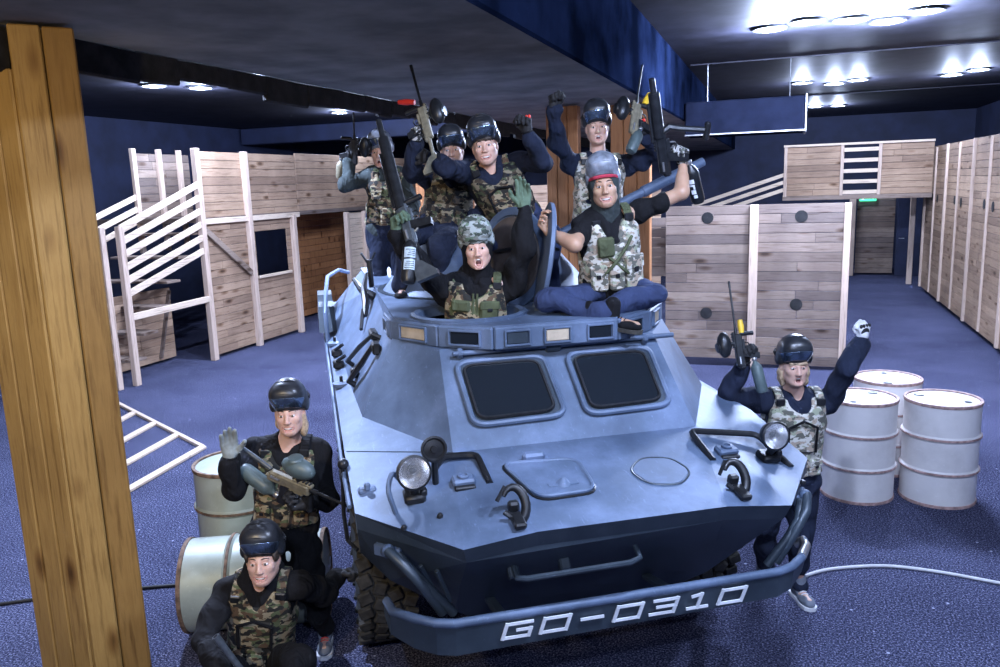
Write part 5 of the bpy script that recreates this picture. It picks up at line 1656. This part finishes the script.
    def hood(s, mat, face=True):
        F = Field(*s.bounds([s.hp(0, 0, 0), s.N], .2), .007)
        F.ell(s.hp(0, -.022, .02), s.HR, np.array((.094, .108, .112)) * s.hs, .03)
        F.cone(s.hp(0, -.02, -.07), s.N + s.up * .0, .078, .095, .04)
        F.ell(s.hp(0, .10, -.03), s.HR, np.array((.062, .085, .096)) * s.hs, .015, 'cut')
        F.folds(.003, 45, s.seed)
        F.mesh('hood', mat, s.root, s.o)
        return s
def hd(d, n, curl, side, **k): return dict(d=V(*d), n=V(*n), curl=curl, side=side, **k)

# ------------------------------------------------------------------ paintball markers
def marker(label, grip, muzzle, up, sc=1.0, body='gun', barrel_r=.012, barrel_len=None, hopper=True, hop_mat='gun', hop_open=False, tank='tank_grey', tank_dir=(-.8, 0, -.35), tank_at=(-.07, 0, -.10), tank_len=.22, stock=None, shroud=False, color_part=None, label_on_tank=False, foregrip=True):
    """local x to the muzzle, z to the hopper side, grip at the origin"""
    grip = np.asarray(grip, float); x = unit(np.asarray(muzzle) - grip); L = float(np.linalg.norm(np.asarray(muzzle) - grip)) / sc
    m = frame_m(grip, x, np.asarray(up, float))
    t = thing('paintball_marker', label, 'paintball marker', mat=m @ Matrix.Scale(sc, 4))
    mb = MB(); mb.box((.02, 0, .058), (.25, .042, .062), None, .010); mb.box((-.06, 0, .045), (.13, .036, .05), None, .012); mb.box((.10, 0, .088), (.12, .030, .02), None, .005)
    mb.box((.06, 0, .022), (.09, .026, .03), None, .006)
    b = mb.build('receiver', body, t, merge=False)
    mb = MB()
    for k in range(6): mb.box((.045 + k * .02, 0, .100), (.010, .026, .008), None, .002)
    mb.build('sight_rail', 'gun', b, merge=False)
    mb = MB(); mb.tube([(-.085, -.024, .065), (-.03, -.026, .065)], .007, 8); mb.build('bolt', 'steel', b)
    if shroud:
        mb = MB(); mb.tube([(.12, 0, .065), (L * .82, 0, .065)], .034, 16); mb.tube([(L * .82, 0, .065), (L, 0, .065)], .018, 14); mb.box((L * .45, 0, .105), (L * .5, .022, .02), None, .004)
        br = mb.build('barrel', 'gun', t, merge=False)
    else:
        mb = MB(); mb.tube([(.14, 0, .065), (.19, 0, .065)], barrel_r * 1.55, 12); mb.tube([(.19, 0, .065), (L - .04, 0, .065)], barrel_r, 12); mb.tube([(L - .05, 0, .065), (L, 0, .065)], barrel_r * 1.2, 12)
        br = mb.build('barrel', 'gun_grey' if barrel_r > .011 else 'gun', t, merge=False)
    mb = MB(); mb.tube([(L, 0, .065), (L + .002, 0, .065)], barrel_r * .7, 10); mb.build('muzzle_bore', 'black_cloth', br)
    mb = MB(); mb.hull([(x_, y_, z_) for x_, z_ in ((-.03, .03), (.022, .03), (-.052, -.09), (-.008, -.095)) for y_ in (-.016, .016)]); mb.build('grip', 'gun', t)
    mb = MB(); mb.tube([(.02, 0, .02), (.03, 0, -.02), (.055, 0, -.03), (.075, 0, -.018), (.08, 0, .02)], .005, 6); mb.tube([(.04, 0, .02), (.046, 0, -.012)], .005, 6); mb.build('trigger_guard', 'gun', t, merge=False)
    if foregrip:
        mb = MB(); mb.lathe([(.012, -.07), (.018, -.065), (.016, -.03), (.018, .0), (.016, .035)], (.145, 0, 0), None, 12); mb.build('foregrip', 'gun', t)
    if hopper:
        mb = MB(); mb.tube([(.075, 0, .085), (.075, 0, .125)], .016, 12); mb.build('feed_neck', 'gun', t)
        mb = MB(); mb.ball((.07, 0, .168), (.098, .050, .054), None, 20, 14); mb.tube([(.0, 0, .16), (.075, 0, .12)], [.03, .02], 10); h_ = mb.build('hopper', hop_mat, t, merge=False)
        mb = MB(); mb.lathe([(.001, .014), (.036, .010), (.042, .0), (.038, -.004)], (.05, 0, .216), rot3((0, 1, 0), -.15), 18); mb.build('hopper_lid', 'gun_grey' if hop_open else hop_mat, h_)
    if tank:
        d = unit(tank_dir); a = V(*tank_at); R = np.array([unit(np.cross((0, 1, .01), d)), np.cross(d, unit(np.cross((0, 1, .01), d))), d]).T
        mb = MB(); mb.lathe([(.001, .0), (.012, .0), (.013, .022), (.022, .035), (.040, .06), (.043, .08), (.043, tank_len - .02), (.034, tank_len), (.001, tank_len + .008)], a, R, 22)
        tk = mb.build('air_tank', tank, t)
        mb = MB(); mb.lathe([(.016, -.006), (.018, .0), (.018, .014), (.016, .018)], a, R, 14); mb.build('tank_collar', 'steel', tk)
        mb = MB(); mb.tube([a + d * .0, a * .5 + V(-.01, 0, -.02), (.0, 0, -.03)], .009, 8); mb.build('air_line', 'gun_grey', tk)
        if label_on_tank:
            # pale markings on the side of the bottle that is turned to the photographer
            Mi = np.array(t.matrix_world.to_3x3()); cam_l = np.linalg.inv(Mi) @ (EYE - grip); cam_l = unit(cam_l - d * (cam_l @ d)); lat = np.cross(d, cam_l)
            def patch(a0, a1, z0, z1, lift=.0008):
                mbp = []
                for zz in (z0, z1):
                    for k in range(7):
                        an = a0 + (a1 - a0) * k / 6
                        for rr in (.043, .0445 + lift): mbp.append(a + d * zz + (cam_l * math.cos(an) + lat * math.sin(an)) * rr)
                lb.add(mbp, [f for k in range(6) for f in ((2 * k + 1, 2 * k + 3, 2 * k + 17, 2 * k + 15), (2 * k, 2 * k + 14, 2 * k + 16, 2 * k + 2), (2 * k, 2 * k + 2, 2 * k + 3, 2 * k + 1), (2 * k + 14, 2 * k + 15, 2 * k + 17, 2 * k + 16))])
            lb = MB()
            if label_on_tank == 'panels':
                patch(-.75, .75, .085, .145); patch(-.75, .75, .155, .215)
                o_ = lb.build('tank_label', 'label_blue', tk, merge=False); lb = MB()
                for z_ in (.097, .108, .119, .130, .168, .179, .190, .203): patch(-.6, .6 - (z_ * 37 % .5), z_, z_ + .004, .002)
                lb.build('label_print', 'gun', o_, merge=False)
            else:
                for z_, a0, a1, w_ in ((.105, -.25, .45, .026), (.138, -.2, .5, .010), (.138, -.2, .05, .030), (.172, -.2, .45, .026), (.205, -.25, .25, .020)): patch(a0 + .2, a1 + .2, z_, z_ + w_)
                lb.build('tank_lettering', 'white_paint', tk, merge=False)
    if stock == 'folded':
        mb = MB(); mb.tube([(.14, 0, .05), (.17, 0, .0), (.15, 0, -.05), (.11, 0, -.20)], [.02, .022, .018, .018], 8); mb.box((.10, .0, -.215), (.11, .035, .035), rot3((0, 1, 0), .25), .01); mb.build('stock', 'gun', t, merge=False)
    elif stock:
        mb = MB(); mb.tube([(-.11, 0, .055), (-.26, 0, .05)], .014, 10); mb.hull([(x_, y_, z_) for x_, z_ in ((-.22, .075), (-.35, .08), (-.35, -.05), (-.32, -.05), (-.24, .02)) for y_ in (-.017, .017)]); mb.build('stock', body, t, merge=False)
    if color_part:
        nm, mt, c, d_, r_ = color_part
        mb = MB(); mb.tube([c, V(*c) + V(*d_) * .5, V(*c) + V(*d_)], [r_ * .8, r_, r_ * .75], 14); mb.build(nm, mt, t)
    return t

# ================================================================== the crew
CAMV = V(0, -1, 0)
# ---- 1. player in the driver's hatch, both arms up
p = Person('person in black hoodie and camouflage vest shouting in the left roof hatch, arms raised', on_car(-1.60, -.40, .98))
Y = 4.83
P_, N_ = at(474, 347, Y + .03), at(476, 279, Y)
SA, SB = at(444, 292, Y), at(511, 287, Y)
p.torso(P_, N_, SA, SB).head(at(477, 248, Y - .06), (.02, -1, -.02), (-.08, .02, 1), 1.03)
EA = reach(SA, 416, 262, .29, True); WA = reach(EA, 397, 232, .24, True)
EB = reach(SB, 523, 247, .28, True); WB = reach(EB, 524, 208, .25, False)
p.arms(EA, WA, EB, WB, hd((.05, -.1, 1), (.6, -.5, 0), .75, 1), hd((0, .0, 1), (-.2, -1, 0), .12, -1, tc=.3))
p.legs(P_ + V(-.10, -.03, -.42), P_ + V(-.10, .02, -.84), P_ + V(.10, -.03, -.42), P_ + V(.10, .02, -.84))
p.body('shout'); p.jacket('black_cloth', hood=True); p.hood('black_cloth'); p.trousers('navy_cloth'); p.shoes()
p.vest('camo_wood', None, 'olive', front='zip'); p.mask('mask_camo', 'mask_camo', tilt=.10, lift=-.012); p.gloves('glove_green', ('glove_green', 'olive'))
P4 = p
marker('long dark marker held up by the hatch player, labelled black bottle hanging below', WA + V(.115, -.03, .05), at(388, 116, 4.9), (-.85, .2, -.3), 1.0, 'gun_grey', .012, hopper=False, tank='gun', tank_at=(-.06, 0, .05), tank_dir=(-.93, 0, .30), tank_len=.28, stock=True, shroud=True, label_on_tank='panels')

# ---- 2. player sitting on the roof front right
p = Person('person with grey hood and blue trousers sitting cross legged on the vehicle roof', on_car(-1.5, .42, 2.0))
Y = 4.86
P_, N_ = at(610, 287, Y + .06), at(605, 217, Y)
SA, SB = at(583, 226, Y - .02), at(636, 213, Y + .02)
p.skin = 'skin_b'; p.bare = True
p.torso(P_, N_, SA, SB).head(at(604, 187, Y - .05), (-.08, -1, -.06), (-.10, .05, 1), 1.03)
EA = reach(SA, 575, 245, .26, True); WA = reach(EA, 549, 232, .23, False)
EB = reach(SB, 684, 192, .29, True); WB = reach(EB, 683, 163, .24, False)
p.arms(EA, WA, EB, WB, hd((-.5, -.1, .8), (.3, .0, -.4), .55, 1), hd((-.15, -.2, 1), (-.6, -.6, .1), .75, -1))
p.legs(at(550, 302, 4.62), at(612, 312, 4.52), at(655, 292, 4.72), at(590, 316, 4.56), (1, -.4, -.15), (-1, -.4, -.15))
p.body('smile'); p.jacket('black_cloth', short=True, collar=True); p.trousers('blue_cloth', g=.006); p.shoes('black_cloth')
p.vest('camo_pale', 'camo_pale', 'olive', front='rig'); p.hood('grey_cloth'); p.mask('mask_grey', 'mask_grey', tilt=.42, lift=.0, strap='black_cloth', big=.97); p.gloves(None, 'glove_camo')
mb = MB(); mb.tube([p.hp(.078 * math.sin(a), .088 * math.cos(a) + .004, .045 + .012 * math.cos(a)) - p.o for a in np.linspace(-1.5, 1.5, 15)], .010, 6); mb.build('bandana', 'red_cloth', p.root)
marker('long black marker with thick barrel held straight up by the hooded person', WB + V(-.075, -.05, .05), at(663, 76, 4.80), (-.9, 0, .15), 1.0, 'gun', .014, hopper=False, tank='gun', tank_at=(-.06, 0, -.09), tank_dir=(-1, 0, -.12), tank_len=.27, stock='folded', shroud=True, label_on_tank=True, foregrip=False)

# ---- 3. player seated on the turret, leaning in with a raised fist
p = Person('grinning person in navy jacket on the turret, black and red glove raised', on_car(-2.75, -.05, 2.37))
Y = 5.72
P_, N_ = at(519, 225, Y + .1), at(492, 168, Y)
SA, SB = at(467, 173, Y + .02), at(518, 162, Y)
p.torso(P_, N_, SA, SB).head(at(485, 147, Y - .08), (-.03, -1, -.05), (-.14, .05, 1), 1.05)
EA = reach(SA, 446, 168, .27, True); WA = reach(EA, 430, 158, .22, False)
EB = reach(SB, 543, 162, .28, True); WB = reach(EB, 527, 132, .24, True)
p.arms(EA, WA, EB, WB, hd((-.8, .3, .4), (0, .8, -.3), .5, 1), hd((-.15, -.1, 1), (-.5, -.8, 0), .8, -1))
p.legs(at(500, 246, 5.35), at(505, 292, 5.42), at(549, 232, 5.40), at(552, 285, 5.48))
p.body('smile'); p.jacket('navy_cloth'); p.trousers('blue_cloth'); p.shoes()
p.vest('camo_dark', 'camo_wood', 'camo_wood', front='panel'); p.mask('mask', 'visor', tilt=.16, lift=-.003, big=1.04); p.gloves('glove_black', ('glove_black', 'red'))
p.hair('hair_dark', [((0, .07, .045), (.055, .025, .02))])

# ---- 4. player behind, half hidden by the arm around the neck
p = Person('person on the turret with mouth covered by black cloth, raising an olive marker', on_car(-3.05, -.42, 2.37))
Y = 6.06
P_, N_ = at(444, 226, Y + .05), at(452, 172, Y)
SA, SB = at(429, 178, Y), at(474, 177, Y + .02)
p.torso(P_, N_, SA, SB).head(at(452, 151, Y - .04), (.0, -1, -.05), (-.05, .02, 1), 1.0)
EA = reach(SA, 412, 172, .27, True); WA = reach(EA, 416, 141, .24, True)
EB = reach(SB, 488, 205, .28, True); WB = reach(EB, 470, 222, .24, True)
p.arms(EA, WA, EB, WB, hd((.1, -.15, 1), (.5, -.6, 0), .75, 1), hd((-.5, -.5, -.5), (0, 0, -1), .4, -1))
p.legs(at(405, 236, 5.66), at(402, 285, 5.72), at(440, 246, 5.62), at(436, 290, 5.70))
p.body('closed'); p.jacket('navy_cloth'); p.trousers('navy_cloth'); p.shoes()
p.vest('camo_dark', 'camo_dark', 'camo_wood', front='pouches'); p.mask('mask', 'visor', tilt=.12, lift=-.010); p.gloves('glove_camo', 'glove_camo')
mb = MB(); mb.tube([p.N + V(.088 * math.sin(a), -.085 * math.cos(a), .05) - p.o for a in np.linspace(0, 2 * PI, 24, endpoint=False)], .035, 8, closed=True); mb.build('neck_gaiter', 'black_cloth', p.root)
marker('olive marker with red cap raised above the crew left of the turret', WA + V(.03, -.05, .08), at(403, 69, 5.80), (.8, -.2, .3), .95, 'gun_tan', .010, hop_mat='gun', hop_open=True, tank=None, stock=True, color_part=('barrel_cap', 'red', (.20, .0, .02), (.05, -.0, -.12), .022))

# ---- 5. player at the far left, on the rear side deck
p = Person('person in grey green jacket shouting at the far left of the crew, marker raised', on_car(-4.55, -1.0, 1.6))
Y = 7.15
P_, N_ = at(387, 229, Y + .03), at(387, 170, Y)
SA, SB = at(370, 178, Y), at(404, 178, Y + .02)
p.torso(P_, N_, SA, SB).head(at(381, 153, Y - .04), (-.12, -1, -.02), (-.03, .02, 1), 1.04)
EA = reach(SA, 345, 184, .25, True); WA = reach(EA, 350, 162, .22, False)
EB = reach(SB, 412, 205, .29, True); WB = reach(EB, 408, 228, .24, True)
p.arms(EA, WA, EB, WB, hd((.05, -.1, 1), (.5, -.6, 0), .75, 1), hd((-.2, -.3, -.8), (-.5, 0, -.2), .5, -1))
p.legs(P_ + V(-.09, -.04, -.42), P_ + V(-.09, .0, -.76), P_ + V(.10, -.03, -.42), P_ + V(.10, .03, -.76))
p.body('shout'); p.jacket('grey_cloth'); p.trousers('navy_cloth'); p.shoes()
p.vest('camo_wood', 'camo_wood', 'olive', front='pouches'); p.mask('mask_grey', 'visor', tilt=.2, lift=-.012); p.gloves('glove_black', 'glove_black')
marker('small black marker raised at the far left of the crew', WA + V(.0, -.04, .07), at(347, 112, 7.0), (.9, -.2, .1), .88, 'gun', .008, hop_mat='gun', tank='gun_tan', tank_at=(-.05, 0, -.08), tank_dir=(-1, 0, -.1), tank_len=.2)

# ---- 6. player standing high at the back right with both arms up
p = Person('person in navy jacket behind the hooded person, black gloved fist and marker raised', on_car(-2.95, .42, 2.37))
Y = 6.15
P_, N_ = at(597, 226, Y + .02), at(598, 159, Y)
SA, SB = at(572, 165, Y), at(627, 165, Y + .02)
p.torso(P_, N_, SA, SB).head(at(597, 128, Y - .05), (-.06, -1, -.02), (-.05, .02, 1), 1.02)
EA = reach(SA, 557, 140, .27, True); WA = reach(EA, 554, 108, .25, True)
EB = reach(SB, 660, 152, .28, True); WB = reach(EB, 643, 134, .25, True)
p.arms(EA, WA, EB, WB, hd((.05, -.1, 1), (.4, -.9, 0), .85, 1), hd((-.25, -.2, .9), (-.6, -.5, 0), .75, -1))
p.legs(at(590, 244, 5.66), at(590, 284, 5.74), at(617, 244, 5.70), at(617, 284, 5.78))
p.body('open'); p.jacket('navy_cloth'); p.trousers('blue_cloth'); p.shoes()
p.vest('camo_pale', 'camo_pale', 'camo_pale', front='panel'); p.mask('mask', 'visor', tilt=.12, lift=-.004, big=1.03); p.gloves('glove_black', ('glove_black', 'red'))
marker('raised marker with bright yellow front piece and grey bottle at the top right', WB + V(-.02, -.05, .07), at(650, 68, 6.0), (-.85, -.2, .25), .95, 'gun_tan', .007, hop_mat='gun', tank='tank_grey', tank_at=(-.04, 0, .0), tank_dir=(-1, 0, .25), tank_len=.22, color_part=('fore_end', 'yellow', (.16, 0, .0), (.10, 0, -.03), .026))

# ---- 7. player standing on the right of the vehicle
p = Person('person with white glove and grey shoes standing right of the vehicle, both arms raised', ground(800, 604))
Y = 4.90
P_, N_ = at(790, 478, Y), at(794, 393, Y - .02)
SA, SB = at(762, 402, Y - .02), at(828, 401, Y - .02)
p.torso(P_, N_, SA, SB).head(at(794, 366, Y - .09), (-.05, -1, .06), (-.03, .04, 1), 1.0)
EA = reach(SA, 729, 392, .26, True); WA = reach(EA, 744, 362, .22, True)
EB = reach(SB, 848, 368, .27, True); WB = reach(EB, 862, 340, .22, False)
p.arms(EA, WA, EB, WB, hd((-.02, -.1, 1), (.4, -.8, 0), .75, 1), hd((.02, -.15, 1), (-.4, .9, 0), .85, -1))
gA, gB = ground(764, 582), ground(803, 604)
p.legs(at(768, 528, 5.02), gA + V(.0, .02, .10), at(800, 538, 4.84), gB + V(0, .08, .10), (-.15, -1, 0), (.12, -1, 0))
p.lace = 'sole_white'
p.body('open'); p.jacket('navy_cloth'); p.trousers('navy_cloth'); p.shoes('shoe_grey', 'sole_white')
p.vest('camo_pale', 'camo_pale', 'camo_pale', front='panel'); p.mask('mask', 'visor', tilt=.10, lift=-.006, big=1.02); p.gloves('glove_black', ('glove_white', 'glove_black'))
p.hair('hair_blond', [((-.07, -.02, -.06), (.028, .04, .07)), ((.07, -.02, -.06), (.03, .04, .07)), ((0, .074, .03), (.06, .02, .016)), ((0, -.08, -.05), (.07, .03, .08))])
marker('small marker with yellow front piece and green bottle held upright right of the vehicle', WA + V(.0, -.05, .07), at(737, 281, 4.84), (-.95, -.1, .0), .80, 'gun', .008, hop_mat='gun', tank='tank_grey', tank_at=(-.05, 0, -.05), tank_dir=(-1, 0, -.12), tank_len=.26, color_part=('fore_end', 'yellow', (.15, 0, .02), (.10, 0, .0), .024))

# ---- 8. player standing on the left
p = Person('person in black jacket standing left of the vehicle, open grey gloved palm raised', ground(296, 648))
Y = 4.42
P_, N_ = at(286, 525, Y + .02), at(288, 443, Y)
SA, SB = at(256, 452, Y - .01), at(319, 450, Y + .02)
p.torso(P_, N_, SA, SB).head(at(290, 413, Y - .08), (.05, -1, -.02), (-.02, .06, 1), 1.0)
EA = reach(SA, 232, 490, .27, True); WA = reach(EA, 230, 457, .22, True)
EB = reach(SB, 326, 500, .28, True); WB = reach(EB, 306, 504, .23, True)
p.arms(EA, WA, EB, WB, hd((.05, -.1, 1), (.25, -1, .1), .10, 1, tc=.2, spread=.16), hd((-.8, -.3, .1), (0, -.3, 1), .7, 1))
gA, gB = ground(282, 652), ground(322, 655)
p.legs(at(275, 588, 4.38), gA + V(0, .1, .10), at(312, 588, 4.38), gB + V(0, .12, .10), (-.1, -1, 0), (.15, -1, 0))
p.lace = 'red'
p.body('smile'); p.jacket('black_cloth'); p.trousers('black_cloth'); p.shoes('shoe_grey', 'sole_white')
p.vest('camo_wood', 'camo_wood', 'black_cloth', front='pouches'); p.mask('mask', 'visor', tilt=.08, lift=-.006, big=1.02); p.gloves(('glove_grey', 'glove_black'), 'glove_black')
p.hair('hair_blond', [((.07, .0, -.075), (.024, .03, .07)), ((-.07, -.02, -.05), (.02, .03, .05)), ((0, -.07, -.04), (.07, .03, .08))])
marker('olive marker with grey green hopper hanging across the chest of the player on the left', at(287, 490, 4.14), at(351, 518, 3.98), (.35, -.35, .85), 1.06, 'gun_tan', .008, hop_mat='tank_grey', tank='tank_grey', tank_at=(-.06, 0, -.06), tank_dir=(-.95, .0, .30), tank_len=.24, stock=False, color_part=('stock_tube', 'gun_grey', (-.10, 0, .09), (-.20, 0, .06), .013))

# ---- 9. player crouching at the front left
p = Person('smiling person in black hoodie crouching at the front left of the vehicle', ground(262, 690))
Y = 3.98
P_, N_ = at(262, 655, Y + .14), at(262, 578, Y)
SA, SB = at(226, 591, Y), at(299, 586, Y + .01)
p.torso(P_, N_, SA, SB).head(at(263, 559, Y - .09), (.06, -1, .08), (-.02, .12, 1), 1.03)
EA = reach(SA, 203, 640, .28, True); WA = reach(EA, 222, 672, .24, True)
EB = reach(SB, 325, 592, .27, False); WB = reach(EB, 338, 577, .22, False)
p.arms(EA, WA, EB, WB, hd((.4, -.5, -.5), (.4, .3, .2), .7, 1), hd((.7, .1, .3), (.2, -.5, -.6), .85, -1))
g0 = ground(262, 690)
p.legs(at(222, 690, 3.66), V(P_[0] - .17, Y - .02, .10), at(296, 660, 3.62), V(P_[0] + .17, Y - .05, .10), (-.2, -1, 0), (.2, -1, 0))
p.body('smile'); p.jacket('black_cloth', hood=True); p.trousers('black_cloth'); p.shoes()
p.vest('camo_wood', 'camo_wood', 'camo_wood', front='panel'); p.mask('mask', 'visor', tilt=.14, lift=-.004, big=1.03); p.gloves('glove_black', 'glove_black')
p.hair('hair_dark', [((-.07, .01, .03), (.018, .05, .04)), ((.07, .01, .03), (.018, .05, .04))])
marker('dark marker of the crouching person, barrel pointing up at the lower frame edge', at(262, 705, 3.62), at(209, 636, 3.58), (.6, -.6, .5), 1.0, 'gun', .016, hopper=True, tank='tank_grey', foregrip=False)
